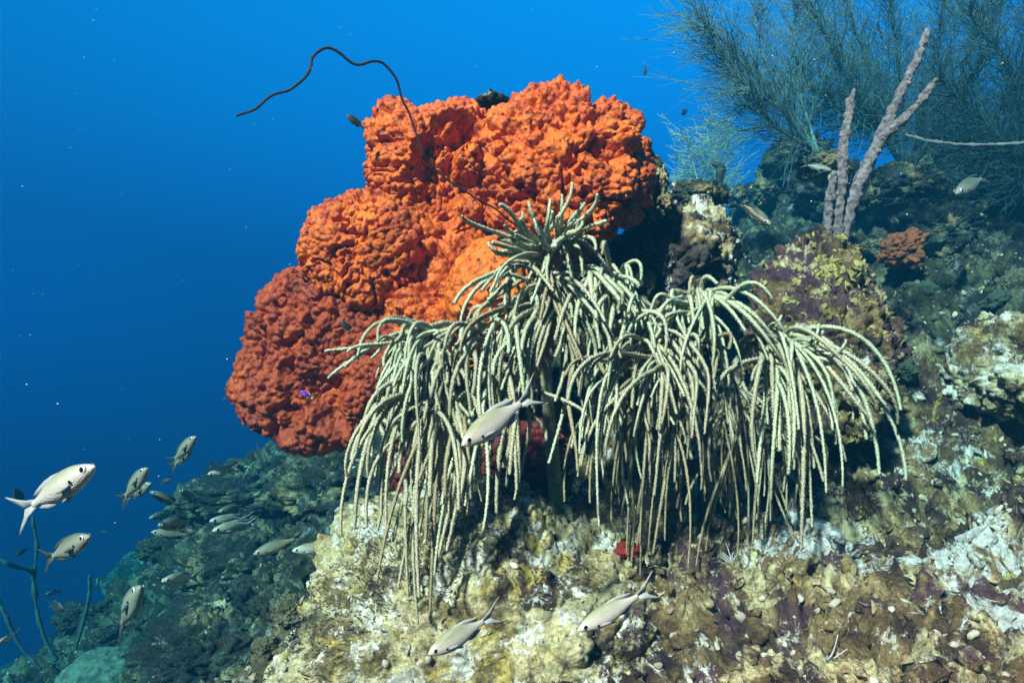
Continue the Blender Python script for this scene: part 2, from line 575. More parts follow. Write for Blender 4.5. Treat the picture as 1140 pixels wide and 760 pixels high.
ctrl = [pw(*a) for a in [
    (570, 900, .62), (300, 900, .80), (100, 900, 1.0), (850, 900, .60), (1140, 900, .55), (1400, 900, .60),
    (420, 800, .95), (560, 790, .90), (700, 770, .90), (850, 760, .80), (1000, 760, .75), (1140, 760, .72), (1400, 760, .75),
    (850, 640, 1.00), (1000, 640, .98), (1140, 640, .92), (1400, 640, .9), (700, 640, 1.08), (560, 640, 1.15), (600, 600, 1.3),
    (850, 560, 1.22), (1000, 540, 1.25), (1140, 520, 1.2), (1400, 520, 1.15),
    (1000, 430, 1.65), (1140, 420, 1.55), (1140, 340, 2.0), (1010, 340, 2.2), (1400, 330, 1.9),
    (1140, 265, 2.7), (1000, 270, 3.0), (900, 330, 2.2), (800, 350, 2.0), (700, 400, 1.75), (820, 285, 3.1),
    (850, 240, 4.6), (1000, 205, 4.2), (1140, 180, 3.8), (868, 205, 6.0), (1400, 150, 3.5), (1000, 150, 5.4), (1140, 125, 4.4), (905, 165, 5.9), (1140, 95, 4.8),
    (560, 430, 2.2), (430, 505, 2.3), (420, 570, 2.0), (335, 524, 2.9), (240, 556, 3.1), (205, 612, 2.9), (100, 714, 2.6), (0, 748, 2.7), (-250, 830, 2.7),
    (300, 620, 2.4), (350, 570, 2.5), (250, 690, 2.0), (300, 745, 1.5), (150, 755, 2.1), (360, 660, 1.65), (420, 630, 1.6), (0, 850, 1.9)]]
ctrl += [np.array(a) for a in [(-1.2, 3.8, -1.3), (-2.3, 3.5, -2.1), (-1.7, 4.8, -2.1), (-3.2, 5.4, -2.7), (-3.6, 3.4, -2.7), (-2, 7, -3.2), (0, 3.9, -.7), (0, 7, -1.2),
         (1, 4, .35), (1, 6.5, .3), (-5, 3, -3.2), (-6, 9, -4.5), (0, 12, -2.2), (3, 12, 1.0), (7, 10, 1.7), (-3, 1.2, -1.9), (-1.4, .8, -1.1), (9, 4, 1.7), (5, 2.5, 1.4), (3, .8, .1)]]
ctrl = np.array(ctrl)


def tps_fit(P, z, lam=0.002):
    n = len(P)
    d = np.linalg.norm(P[:, None] - P[None], axis=-1)
    K = d * d * np.log(d + 1e-9) + lam * np.eye(n)
    A = np.zeros((n + 3, n + 3))
    A[:n, :n] = K
    A[:n, n] = 1
    A[:n, n + 1:] = P
    A[n:, :n] = A[:n, n:].T
    return np.linalg.solve(A, np.concatenate([z, np.zeros(3)]))


TW = tps_fit(ctrl[:, :2], ctrl[:, 2])


def tps(Q):
    out = np.zeros(len(Q))
    for s in range(0, len(Q), 50000):
        q = Q[s:s + 50000]
        d = np.linalg.norm(q[:, None] - ctrl[None, :, :2], axis=-1)
        out[s:s + 50000] = (d * d * np.log(d + 1e-9)) @ TW[:len(ctrl)] + TW[len(ctrl)] + q @ TW[len(ctrl) + 1:]
    return out


NR, NA = 620, 640
rr = 0.34 * (15.0 / 0.34) ** np.linspace(0, 1, NR)
aa = np.radians(np.linspace(-64, 64, NA))
RRg, AAg = np.meshgrid(rr, aa, indexing='ij')
X, Y = RRg * np.sin(AAg), RRg * np.cos(AAg)
Z = tps(np.stack([X.ravel(), Y.ravel()], -1)).reshape(X.shape)
Z = np.where(Z > 1.0, 1.0 + 0.35 * np.tanh((Z - 1.0) / 0.5), np.maximum(Z, -6.0))
G = np.stack([X, Y, Z], -1)
NG = grid_normals(G, False)
NG *= np.sign(NG[..., 2:3])
P = G.reshape(-1, 3)
rad = RRg.ravel()
far = np.clip(rad / 1.4, 0.8, 1.5)
warp = np.stack([fbm(P * 5, 3, 40), fbm(P * 5, 3, 50), fbm(P * 5, 3, 60)], -1)
PW = P + warp * 0.05
h = 0.075 * fbm(PW * 2.3, 4, 3) * far
h += 0.060 * (knob(PW * 4.2, 5) - 0.5) * far
h += 0.034 * (knob(PW * 10.5, 6) - 0.5) * np.clip(far, 0, 1.7)
h += 0.022 * (knob(PW * 27, 7) - 0.5)
h += 0.020 * fbm(PW * 22, 4, 8, 0.62)
h += 0.006 * (1 - 2 * np.abs(fbm(PW * 34, 3, 18)))
h += np.clip(2.4 - rad, 0.25, 1) * 0.046 * (chunk(PW * 13, 15) - 0.4) + np.clip(2.0 - rad, 0.2, 1) * 0.009 * (chunk(PW * 31, 16) - 0.4)
h -= 0.060 * np.clip(fbm(P * 11, 3, 77) - 0.35, 0, 1)             # pits
PD = P + NG.reshape(-1, 3) * h[:, None] + warp * np.array([1, .6, .2]) * 0.012
TERR_V, TERR_N = PD, grid_normals(PD.reshape(G.shape), False).reshape(-1, 3)
TERR_N *= np.sign(TERR_N[:, 2:3])

m = M["reef"]                                              # slope painted darker and teal away from the near right, as light falloff
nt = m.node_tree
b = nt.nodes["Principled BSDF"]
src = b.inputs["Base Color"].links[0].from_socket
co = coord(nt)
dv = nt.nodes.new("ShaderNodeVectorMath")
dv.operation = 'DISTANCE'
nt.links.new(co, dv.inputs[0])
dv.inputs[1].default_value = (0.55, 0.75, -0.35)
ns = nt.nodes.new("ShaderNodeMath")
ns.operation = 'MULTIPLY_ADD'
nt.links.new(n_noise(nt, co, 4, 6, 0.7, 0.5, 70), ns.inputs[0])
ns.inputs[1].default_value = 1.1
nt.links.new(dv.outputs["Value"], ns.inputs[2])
turf = n_mix(nt, 0.40, src, (0.012, 0.034, 0.030), 'MIX')  # darker mix painted in for light fading with distance
turf = n_mix(nt, 0.75, turf, (0.26, 0.37, 0.34), 'MULTIPLY')  # teal multiply painted in for dim, red-poor light
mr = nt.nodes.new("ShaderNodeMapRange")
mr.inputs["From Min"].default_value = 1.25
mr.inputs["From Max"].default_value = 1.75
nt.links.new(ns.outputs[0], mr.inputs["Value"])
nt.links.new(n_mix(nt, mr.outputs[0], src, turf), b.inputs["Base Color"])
for spot, rr0 in ((at(1075, 590, 1.0), .055), (at(915, 610, 1.08), .05), (at(1120, 690, .86), .02), (at(1060, 490, 1.35), .02)):     # bleached pale crusts
    src = b.inputs["Base Color"].links[0].from_socket
    dv = nt.nodes.new("ShaderNodeVectorMath")
    dv.operation = 'DISTANCE'
    nt.links.new(co, dv.inputs[0])
    dv.inputs[1].default_value = tuple(spot)
    ns = nt.nodes.new("ShaderNodeMath")
    ns.operation = 'MULTIPLY_ADD'
    nt.links.new(n_noise(nt, co, 17, 8, 0.75, 0.6, 33), ns.inputs[0])
    ns.inputs[1].default_value = -0.55
    nt.links.new(dv.outputs["Value"], ns.inputs[2])
    mr = nt.nodes.new("ShaderNodeMapRange")
    mr.inputs["From Min"].default_value = rr0 - 0.275
    mr.inputs["From Max"].default_value = rr0 - 0.245
    mr.inputs["To Min"].default_value = 0.85
    mr.inputs["To Max"].default_value = 0.0
    nt.links.new(ns.outputs[0], mr.inputs["Value"])
    crust = n_mix(nt, 0.7, (0.80, 0.84, 0.78), n_ramp(nt, n_noise(nt, co, 120, 6, 0.75), [(0.35, 0.3), (0.6, 1.2)]), 'MULTIPLY')
    nt.links.new(n_mix(nt, mr.outputs[0], src, crust), b.inputs["Base Color"])
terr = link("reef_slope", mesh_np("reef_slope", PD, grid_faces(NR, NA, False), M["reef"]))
terr["kind"] = "structure"
terr["label"] = "encrusted coral reef slope"


# ------------------------------------------------------------------ haze: the water itself
hb = [(-7, -1.0, -7.2), (9.5, -1.0, -7.2), (9.5, 15.5, -7.2), (-7, 15.5, -7.2), (-7, -1.0, 1.95), (9.5, -1.0, 1.95), (9.5, 15.5, 1.95), (-7, 15.5, 1.95)]
hf = [(0, 3, 2, 1), (4, 5, 6, 7), (0, 1, 5, 4), (1, 2, 6, 5), (2, 3, 7, 6), (3, 0, 4, 7)]
hm = bpy.data.materials.new("sea_water_haze")
hm.use_nodes = True
hm.node_tree.nodes.clear()
ho = hm.node_tree.nodes.new("ShaderNodeOutputMaterial")
hv = hm.node_tree.nodes.new("ShaderNodeVolumePrincipled")
hv.inputs["Density"].default_value = 0.40
hv.inputs["Color"].default_value = (0.002, 0.03, 0.056, 1)
hv.inputs["Absorption Color"].default_value = (0.0, 0.521, 0.652, 1)
hv.inputs["Anisotropy"].default_value = 0.0
hm.node_tree.links.new(hv.outputs[0], ho.inputs["Volume"])
hm.cycles.homogeneous_volume = True
haze = link("haze", mesh_np("haze", hb, [np.array(hf)], hm, smooth=False))
haze["kind"] = "stuff"
haze["label"] = "blue sea water filling the scene"


# ------------------------------------------------------------------ rounded rocks
def blob(center, radii, seed, nu=120, nv=200, amp=(0.10, 0.05, 0.02), scl=(1.6, 4.5, 13), fine=0.006, squash=1.0, mush=0.0, tilt=0.0):
    """Knobbly closed rock; amp relative to the mean radius."""
    th = np.linspace(0.02, np.pi - 0.02, nu)
    ph = np.linspace(0, 2 * np.pi, nv, endpoint=False)
    TH, PH = np.meshgrid(th, ph, indexing='ij')
    D = np.stack([np.sin(TH) * np.cos(PH), np.sin(TH) * np.sin(PH), np.cos(TH)], -1)
    D = np.sign(D) * np.abs(D) ** squash
    rm = float(np.mean(radii))
    q = D.reshape(-1, 3)
    r = 1 + amp[0] * 2 * fbm(q * scl[0] + seed * 3.1, 3, seed) + amp[1] * 2 * (knob(q * scl[1] + seed, seed + 1) - 0.5) + amp[2] * 2 * (knob(q * scl[2] + seed, seed + 2) - 0.5)
    if mush:
        r = r * (1 - mush * np.clip(-q[:, 2] * 1.2 + 0.1, 0, 1))
    V = q * np.asarray(radii) * r[:, None]
    V = V + q * (fine * fbm(V * 55, 3, seed + 5) + fine * 2.2 * (chunk(V * 24 + 0.3 * fbm(V * 30, 2, 3)[:, None], seed + 7) - 0.4))[:, None]
    if tilt:
        c, s = math.cos(tilt), math.sin(tilt)
        V = V @ np.array([[c, 0, -s], [0, 1, 0], [s, 0, c]]).T
    F4 = grid_faces(nu, nv)[:, ::-1]
    n = len(V)
    V = np.vstack([V, V[:nv].mean(0), V[-nv:].mean(0)])
    j = np.arange(nv)
    j2 = (j + 1) % nv
    F3 = np.vstack([np.stack([np.full(nv, n), j, j2], -1), np.stack([np.full(nv, n + 1), (nu - 1) * nv + j2, (nu - 1) * nv + j], -1)])
    return V, F4, F3


ROCKS = []


def rock(name, c, radii, mat, seed, label, cat, group=None, **kw):
    V, Q, T = blob(c, radii, seed, **kw)
    o = link(name, mesh_np(name, V, [Q, T], M[mat]), None, Vector(c))
    tag(o, label, cat, group)
    ROCKS.append((V + np.asarray(c), o))
    return o


rock("boulder", at(555, 742, 1.19), (0.37, 0.32, 0.305), "pale_rock", 3, "big pale yellow-white encrusted boulder in the foreground under the drooping sea rods", "boulder",
     nu=260, nv=420, amp=(0.05, 0.03, 0.016), scl=(1.8, 5, 16), fine=0.0055, squash=0.85)
rock("boulder", at(912, 395, 1.36), (0.135, 0.15, 0.215), "purple_rock", 8, "tall purple-brown boulder with yellow-green algae scales, right of the sea rods", "boulder",
     nu=200, nv=260, amp=(0.10, 0.05, 0.025), scl=(1.6, 4.5, 13), fine=0.008)
rock("boulder", at(742, 305, 1.50), (0.125, 0.13, 0.155), "grey_rock", 15, "dark purple and white mottled rock touching the right edge of the orange sponge", "boulder",
     nu=180, nv=240, amp=(0.12, 0.07, 0.03), fine=0.008)
rock("rock_pillar", at(785, 300, 1.75), (0.085, 0.10, 0.17), "chalk_rock", 22, "rough rock pillar with a whitish top standing under the dark mushroom-shaped coral", "rock",
     nu=140, nv=180, amp=(0.14, 0.07, 0.03))
rock("mushroom_coral", at(777, 222, 1.85), (0.075, 0.075, 0.05), "dark_rock", 29, "small dark mushroom-shaped coral cap on top of the rock pillar", "coral",
     nu=110, nv=150, amp=(0.10, 0.06, 0.04), mush=0.45)
rock("boulder", at(1165, 430, 1.45), (0.17, 0.20, 0.12), "chalk_rock", 36, "pale green-white flat boulder at the right edge of the frame", "boulder",
     nu=130, nv=180, amp=(0.07, 0.04, 0.02), squash=0.7, tilt=-0.35)
rock("boulder", at(664, 332, 1.45), (0.125, 0.10, 0.13), "dark_rock", 47, "dark rock in shade right behind the middle sea rod, below the sponge edge", "boulder", nu=110, nv=150)
rock("boulder", at(870, 345, 1.85), (0.07, 0.08, 0.10), "dark_rock", 43, "small dark rock wedged behind the tall purple-brown boulder", "boulder", nu=90, nv=130)
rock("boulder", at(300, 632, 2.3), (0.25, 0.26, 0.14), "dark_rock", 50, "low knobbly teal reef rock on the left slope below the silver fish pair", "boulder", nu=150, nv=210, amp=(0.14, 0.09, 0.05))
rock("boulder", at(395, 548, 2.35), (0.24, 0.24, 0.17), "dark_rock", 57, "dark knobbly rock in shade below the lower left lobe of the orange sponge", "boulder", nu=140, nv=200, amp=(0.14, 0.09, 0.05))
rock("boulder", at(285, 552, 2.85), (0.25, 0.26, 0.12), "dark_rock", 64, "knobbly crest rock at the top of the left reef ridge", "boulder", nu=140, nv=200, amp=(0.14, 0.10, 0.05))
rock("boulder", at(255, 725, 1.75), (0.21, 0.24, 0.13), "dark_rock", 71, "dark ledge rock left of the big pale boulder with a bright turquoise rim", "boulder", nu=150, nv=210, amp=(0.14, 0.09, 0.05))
rock("star_coral", at(115, 760, 2.15), (0.13, 0.13, 0.10), "green_mound", 78, "smooth rounded turquoise star coral mound at the bottom left", "coral", nu=90, nv=140, amp=(0.05, 0.02, 0.004), fine=0.002)
rock("star_coral", at(212, 692, 2.15), (0.09, 0.10, 0.055), "green_mound", 85, "small flat-topped pale green coral mound on the left reef slope", "coral", nu=80, nv=120, amp=(0.08, 0.05, 0.02))
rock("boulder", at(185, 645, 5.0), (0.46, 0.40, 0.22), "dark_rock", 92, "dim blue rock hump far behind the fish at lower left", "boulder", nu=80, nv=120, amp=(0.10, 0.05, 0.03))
rock("tube_sponge_lump", at(1003, 278, 2.05), (0.06, 0.06, 0.055), "rust", 99, "rust-orange lumpy sponge beside the base of the purple rope sponge", "sponge", nu=100, nv=140, amp=(0.12, 0.06, 0.03))
rock("boulder", at(1010, 208, 2.9), (0.16, 0.15, 0.10), "dark_rock", 151, "dark rock under the foot of the dense bush coral", "boulder", nu=90, nv=120)
rock("boulder", at(915, 186, 2.5), (0.09, 0.09, 0.055), "dark_rock", 157, "dark rock under the foot of the airy bush coral", "boulder", nu=80, nv=110)
k = 0
for px, py, yy, r_, lb in [(800, 205, 3.4, .035, "tiny round coral head in blue haze just behind the mushroom coral"),
                           (824, 212, 4.4, .09, "small round coral head on the distant ridge left of the striped fish"),
                           (848, 208, 4.2, .10, "round coral head on the distant ridge above the striped fish"),
                           (866, 192, 4.6, .13, "larger coral head where the distant ridge meets the bush coral"),
                           (890, 170, 4.4, .20, "dark blue coral head under the tips of the bush coral"),
                           (925, 205, 3.8, .22, "broad dark coral head left of the purple rope sponge, behind it"),
                           (968, 215, 3.0, .10, "shadowed coral head right behind the purple rope sponge fork"),
                           (1050, 250, 2.7, .16, "dark coral lump on the slope below the white twig"),
                           (1105, 225, 3.0, .17, "dark coral lump near the pale-headed fish at the right edge")]:
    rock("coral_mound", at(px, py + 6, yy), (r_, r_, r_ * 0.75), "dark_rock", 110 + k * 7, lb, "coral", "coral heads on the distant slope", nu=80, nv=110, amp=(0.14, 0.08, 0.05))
    k += 1

# knobbly lumps growing all over the shaded ridge and the right-hand slope
LUMPS = [blob((0, 0, 0), (1, 1, .75), 500 + 9 * q, nu=70, nv=100, amp=(0.16, 0.13, 0.08), scl=(1.5, 4, 10), fine=0.0) for q in range(4)]
LUMP_ME = [[mesh_np("coral_lump", V_, [Q_, T_], M[m_]) for m_ in ("dark_rock", "reef_head", "green_mound")] for V_, Q_, T_ in LUMPS]  # brighter teal skins among them stand in for turquoise highlights


def lumps(n, px0, px1, py0, py1, r0, r1, label, group, seed):
    rng = np.random.default_rng(seed)
    ok = TERR_V[:, 1] > 0.9
    u = TERR_V[:, 0] / TERR_V[:, 1] * F_PX + CX
    v = CY - TERR_V[:, 2] / TERR_V[:, 1] * F_PX
    idx = np.nonzero(ok & (u > px0) & (u < px1) & (v > py0) & (v < py1) & (TERR_V[:, 1] < 4.2) & (TERR_N[:, 1] < 0.3))[0]
    for q in range(n):
        i = rng.choice(idx)
        y_ = TERR_V[i, 1]
        o = link("coral_lump", LUMP_ME[rng.integers(4)][rng.choice(3, p=(.35, .4, .25))], None, Vector(TERR_V[i] + TERR_N[i] * .01))
        r_ = rng.uniform(r0, r1) * y_ / F_PX
        o.scale = (r_ * rng.uniform(.8, 1.3), r_, r_ * rng.uniform(.7, 1.1))
        o.rotation_euler = (rng.uniform(-.5, .5), rng.uniform(-.5, .5), rng.uniform(0, 6.28))
        tag(o, label, "coral", group)


lumps(60, 60, 430, 505, 760, 8, 22, "one of many small knobbly coral lumps covering the shaded left reef ridge", "coral lumps on the left reef ridge", 3)
lumps(45, 960, 1150, 190, 420, 6, 18, "one of many small rough coral lumps on the right-hand reef slope behind the boulders", "coral lumps on the right reef slope", 4)

# ------------------------------------------------------------------ orange elephant-ear sponge
SP_Y = 1.34
sponge = empty("elephant_ear_sponge", at(500, 480, SP_Y + 0.05), "huge knobbly orange-red sponge with several rounded lobes rising behind the sea rods", "sponge")
SP0 = np.array(sponge.location)


def lobe(name, outline, center, Yc, front, back, mat, seed, knobs=(0.024, 0.013, 0.0095), nu=190, nv=360, lean=0.0, cracks=0.022):
    o = np.array(outline, float)
    c = np.array(center, float)
    ang = np.arctan2(o[:, 1] - c[1], o[:, 0] - c[0])
    rd = np.linalg.norm(o - c, axis=1)
    s = np.argsort(ang)
    ang, rd = ang[s], rd[s]
    A = np.linspace(-np.pi, np.pi, nv, endpoint=False)
    rad_ = np.interp(A, np.concatenate([ang - 2 * np.pi, ang, ang + 2 * np.pi]), np.tile(rd, 3))
    kk = np.exp(-0.5 * (np.arange(-9, 10) / 3.0) ** 2)
    kk /= kk.sum()
    rad_ = np.convolve(np.concatenate([rad_[-9:], rad_, rad_[:9]]), kk, 'valid')
    rad_ = rad_ - min(4.0, 0.1 * rad_.min())
    ph = np.linspace(0.012, np.pi - 0.012, nu)
    rr_ = np.sin(ph)
    dd = np.sign(np.cos(ph)) * (1 - rr_ ** 3.2) ** 0.42
    dep = np.where(dd > 0, dd * front, dd * back)
    sx = Yc / F_PX
    x = (c[0] - CX + rr_[:, None] * rad_[None] * np.cos(A)[None]) * sx
    z = (CY - c[1] - rr_[:, None] * rad_[None] * np.sin(A)[None]) * sx
    y = Yc - np.repeat(dep[:, None], nv, 1) + lean * (z - (CY - c[1]) * sx)
    Gd = np.stack([x, y, z], -1)
    N = grid_normals(Gd)
    cen = np.array([(c[0] - CX) * sx, Yc, (CY - c[1]) * sx])
    if ((Gd - cen) * N).sum() < 0:
        N = -N
    p = Gd.reshape(-1, 3)
    w = p + 0.006 * np.stack([fbm(p * 14, 2, seed), fbm(p * 14, 2, seed + 3), fbm(p * 14, 2, seed + 6)], -1)
    fade = np.clip(0.35 + 1.3 * fbm(p * 6, 2, seed + 9), 0.15, 1.3)
    hh = 0.018 * fbm(p * 5, 3, seed + 12) + knobs[0] * (knob(w * 15, seed) - 0.5) + knobs[1] * fade * (knob(w * 42, seed + 1) - 0.5) + knobs[2] * (knob(w * 72, seed + 2) - 0.5)
    hh = hh - cracks * np.clip(1 - np.abs(fbm(w * 17, 3, seed + 31)) * 5.5, 0, 1) * np.clip(0.5 + fbm(p * 7, 2, seed + 33), 0, 1)
    hh = hh - 0.10 * np.clip(fbm(w * 8, 3, seed + 20) - 0.40, 0, 0.5)
    V = p + N.reshape(-1, 3) * hh[:, None] - SP0
    F4 = grid_faces(nu, nv)
    n = len(V)
    V = np.vstack([V, V[:nv].mean(0), V[n - nv:n].mean(0)])
    j = np.arange(nv)
    j2 = (j + 1) % nv
    F3 = np.vstack([np.stack([np.full(nv, n), j2, j], -1), np.stack([np.full(nv, n + 1), (nu - 1) * nv + j, (nu - 1) * nv + j2], -1)])
    ob = link(name, mesh_np(name, V, [F4, F3], M[mat]), sponge)
    me = ob.data
    return ob


o = lobe("lobe", [(543, 128), (575, 112), (597, 99), (622, 92), (655, 100), (690, 121), (708, 148), (722, 180), (725, 215), (714, 240), (692, 262), (672, 290), (655, 303), (620, 303), (575, 292), (545, 255), (533, 200)],
         (630, 205), SP_Y, 0.105, 0.10, "orange", 200)
o["label"] = "large bright orange right lobe covered in knobs"
o = lobe("lobe", [(410, 172), (416, 132), (434, 114), (470, 120), (490, 123), (502, 112), (525, 110), (548, 122), (570, 170), (565, 230), (540, 280), (500, 310), (455, 285), (425, 240), (411, 200)],
         (487, 200), SP_Y + 0.05, 0.12, 0.11, "orange", 230)
o["label"] = "upper left orange lobe crossed by the dark wire coral"
o = lobe("lobe", [(336, 285), (343, 247), (368, 222), (405, 211), (440, 215), (468, 238), (477, 270), (470, 305), (445, 335), (405, 350), (365, 335), (342, 308)],
         (408, 280), SP_Y - 0.005, 0.085, 0.10, "orange", 260, knobs=(0.008, 0.007, 0.0085), cracks=0.017)
o["label"] = "rounded dome-shaped orange lobe on the left"
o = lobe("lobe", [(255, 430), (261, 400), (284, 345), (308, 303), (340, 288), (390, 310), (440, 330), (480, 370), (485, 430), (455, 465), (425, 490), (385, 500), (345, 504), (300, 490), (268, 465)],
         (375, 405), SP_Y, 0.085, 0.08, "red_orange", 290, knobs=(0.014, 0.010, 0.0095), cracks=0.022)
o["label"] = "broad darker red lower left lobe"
o = lobe("lobe", [(430, 340), (470, 285), (520, 250), (575, 250), (610, 300), (620, 360), (590, 420), (520, 445), (460, 420), (432, 380)],
         (520, 345), SP_Y + 0.025, 0.14, 0.12, "orange", 320, knobs=(0.026, 0.014, 0.0095), nu=150, nv=280)
o = lobe("lobe", [(500, 330), (510, 295), (540, 274), (575, 280), (600, 310), (600, 360), (560, 385), (520, 375)],
         (550, 325), SP_Y - 0.08, 0.10, 0.10, "smooth_orange", 350, knobs=(0.005, 0.004, 0.003), nu=130, nv=220)
o["label"] = "smooth bright orange bulge beside the sea rods"
o = lobe("knob", [(508, 163), (512, 150), (522, 146), (533, 152), (537, 168), (532, 184), (520, 186), (510, 178)], (522, 166), SP_Y - 0.06, 0.035, 0.05, "smooth_orange", 380, knobs=(0.002, 0.003, 0.002), nu=60, nv=90)
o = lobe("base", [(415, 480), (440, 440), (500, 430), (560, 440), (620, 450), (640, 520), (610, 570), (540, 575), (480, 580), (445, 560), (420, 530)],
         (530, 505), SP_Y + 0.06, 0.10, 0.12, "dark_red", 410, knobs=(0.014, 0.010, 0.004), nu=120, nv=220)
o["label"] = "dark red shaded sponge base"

rock("algae_clump", at(728, 212, 1.36), (0.022, 0.05, 0.055), "reef_head", 420, "dark olive algae clump on the right edge of the orange sponge", "algae", nu=90, nv=120, amp=(0.14, 0.10, 0.10), scl=(1.6, 5, 12))
rock("algae_clump", at(548, 116, 1.40), (0.036, 0.04, 0.018), "dark_rock", 427, "small dark turf tuft on top of the orange sponge between its upper lobes", "algae", nu=70, nv=100, amp=(0.14, 0.10, 0.10), scl=(1.6, 5, 12))
rock("red_sponge", at(700, 612, 1.07), (0.014, 0.012, 0.009), "red", 434, "small bright red sponge under the sea rod tips on the pale boulder", "sponge", nu=60, nv=90, amp=(0.2, 0.12, 0.06))

# ------------------------------------------------------------------ wire coral
wp = [(263, 130, 1.02), (282, 121, 1.02), (300, 108, 1.03), (322, 99, 1.04), (338, 89, 1.05), (346, 76, 1.06), (351, 62, 1.07), (362, 54, 1.08), (378, 60, 1.09), (397, 72, 1.10), (414, 70, 1.11), (427, 70, 1.12),
      (440, 84, 1.13), (449, 108, 1.14), (462, 145, 1.15), (470, 168, 1.15), (482, 187, 1.16), (500, 202, 1.17), (525, 217, 1.18), (550, 232, 1.20), (572, 248, 1.24), (588, 262, 1.30)]
path = resample([at(*p) for p in wp], 420)
t_ = np.linspace(0, 1, 420)[:, None]
path = path + 0.0035 * np.stack([fbm(path * 16, 2, 61), 0 * path[:, 0], fbm(path * 16, 2, 62)], -1) + 0.0014 * np.stack([np.sin(t_[:, 0] * 75), 0 * t_[:, 0], np.cos(t_[:, 0] * 68)], -1)
V, Q, T = tube(path, np.interp(t_[:, 0], [0, .3, .6, 1], [.0017, .0023, .0017, .0013]), 8, polyp=0.22, seed=4)
tag(link("wire_coral", mesh_np("wire_coral", V, [Q, T], M["whip"])), "long thin dark wire coral bending out from the orange sponge into open water", "coral")


# ------------------------------------------------------------------ drooping sea rods
def bez(p, n):
    t = np.linspace(0, 1, n)[:, None]
    return (1 - t) ** 3 * p[0] + 3 * (1 - t) ** 2 * t * p[1] + 3 * (1 - t) * t ** 2 * p[2] + t ** 3 * p[3]


def rod(parent, node, end, Y0, Y1, mat, r=0.0052, rise=None, seed=0, sway=0.015, bow=None):
    """One rod in world space: leaves its node, arches over and hangs to its end."""
    n0, n1 = np.array(node, float), np.array(end, float)
    n1 = n1 + np.array([R.gauss(0, 9), R.gauss(0, 16)])
    Y1 = Y1 - max(0.0, n1[1] - 430) * 0.00032
    dx, dy = n1 - n0
    rise = (R.uniform(18, 52) if rise is None else rise)
    bow = R.uniform(0.45, 1.05) if bow is None else bow
    a = at(n0[0], n0[1], Y0)
    b = at(n0[0] + dx * 0.38 * bow, n0[1] - rise, Y0 + (Y1 - Y0) * .3 + R.uniform(-.03, .01))
    c = at(n0[0] + dx * (0.92 + R.uniform(-.15, .14)) + R.uniform(-8, 8), n0[1] + dy * R.uniform(.0, .45) - rise * .35, Y1 + R.uniform(-.02, .02))
    d = at(n1[0], n1[1], Y1)
    L = np.linalg.norm(b - a) + np.linalg.norm(c - b) + np.linalg.norm(d - c)
    n = int(max(30, L / 0.0023))
    P_ = bez([a, b, c, d], n)
    t = np.linspace(0, 1, n)
    ph = R.uniform(0, 6.28)
    fr = R.uniform(2.5, 6.5)
    env = np.minimum(1, t * 3)
    P_[:, 0] += sway * env * (np.sin(t * fr + ph) - math.sin(ph))
    P_[:, 1] += sway * env * np.sin(t * fr * 1.3 + ph * 2)
    P_[:, 2] += 0.4 * sway * env * np.sin(t * fr * 2.1 + ph)
    rad_ = r * 0.45 * R.uniform(.80, 1.2) * np.interp(t, [0, .12, .7, 1], [1.0, 1.1, .92, .55])
    V, Q, T = tube(P_, rad_, 10, polyp=0.8, seed=seed)
    base = np.array(parent.location)
    hp = Heap()
    hp.add(V - base, Q, T)
    for fk in range(R.choice((1, 2, 3, 3))):                    # side shoots forking off the rod
        i0 = int(n * R.uniform(.18, .6))
        i1 = int(n * R.uniform(.75, 1.0))
        if i1 - i0 < 25:
            continue
        tt = np.linspace(0, 1, i1 - i0)[:, None]
        off = np.array([R.gauss(0, .032), R.gauss(-.006, .022), R.gauss(.010, .022)])
        V, Q, T = tube(P_[i0:i1] + off * np.sin(tt * 1.75) , rad_[i0:i1] * R.uniform(.85, 1.0), 10, polyp=0.8, seed=seed + 500 + fk)
        hp.add(V - base, Q, T)
    return link("branch", hp.mesh("branch", M[mat]), parent)


def stem_part(parent, pts, r0, r1):
    p_ = resample([at(*q) for q in pts], 70)
    V, Q, T = tube(p_, np.linspace(r0, r1, 70), 10, polyp=0.2, seed=9)
    return link("stem", mesh_np("stem", V - np.array(parent.location), [Q, T], M["rod_tan"]), parent)


def mix_mat(p_pale, p_tan):  # paler upper, browner lower rods: own tone plus overhead light painted in
    u = R.random()
    return "rod_pale" if u < p_pale else ("rod_tan" if u < p_pale + p_tan else "rod_brown")


YC = 1.02
GRP = "drooping sea rods in front of the orange sponge"
left = empty("sea_rod", at(520, 590, 1.2), "left drooping sea rod whose long tan strands hang down past the orange sponge's lower lobe", "coral", GRP)
mid = empty("sea_rod", at(620, 560, 1.2), "middle sea rod with an upright spiky pale tuft in front of the right orange lobe", "coral", GRP)
right = empty("sea_rod", at(790, 570, 1.25), "broad right sea rod whose pale arching strands sweep out over the purple-brown boulder", "coral", GRP)
stem_part(left, [(520, 590, 1.2), (530, 500, 1.17), (520, 420, 1.13), (480, 380, 1.10)], .012, .006)
stem_part(left, [(528, 480, 1.16), (540, 420, 1.12), (545, 380, 1.10)], .010, .006)
stem_part(mid, [(620, 560, 1.2), (610, 450, 1.17), (605, 360, 1.13), (612, 295, 1.10)], .013, .006)
stem_part(mid, [(608, 400, 1.15), (650, 350, 1.13), (690, 325, 1.12)], .009, .006)
stem_part(right, [(790, 570, 1.25), (780, 470, 1.2), (760, 400, 1.15), (700, 375, 1.12)], .013, .006)
stem_part(right, [(775, 450, 1.18), (775, 390, 1.16), (770, 345, 1.14)], .010, .006)
stem_part(right, [(785, 450, 1.17), (815, 410, 1.14), (835, 385, 1.12)], .010, .006)

sd = 0
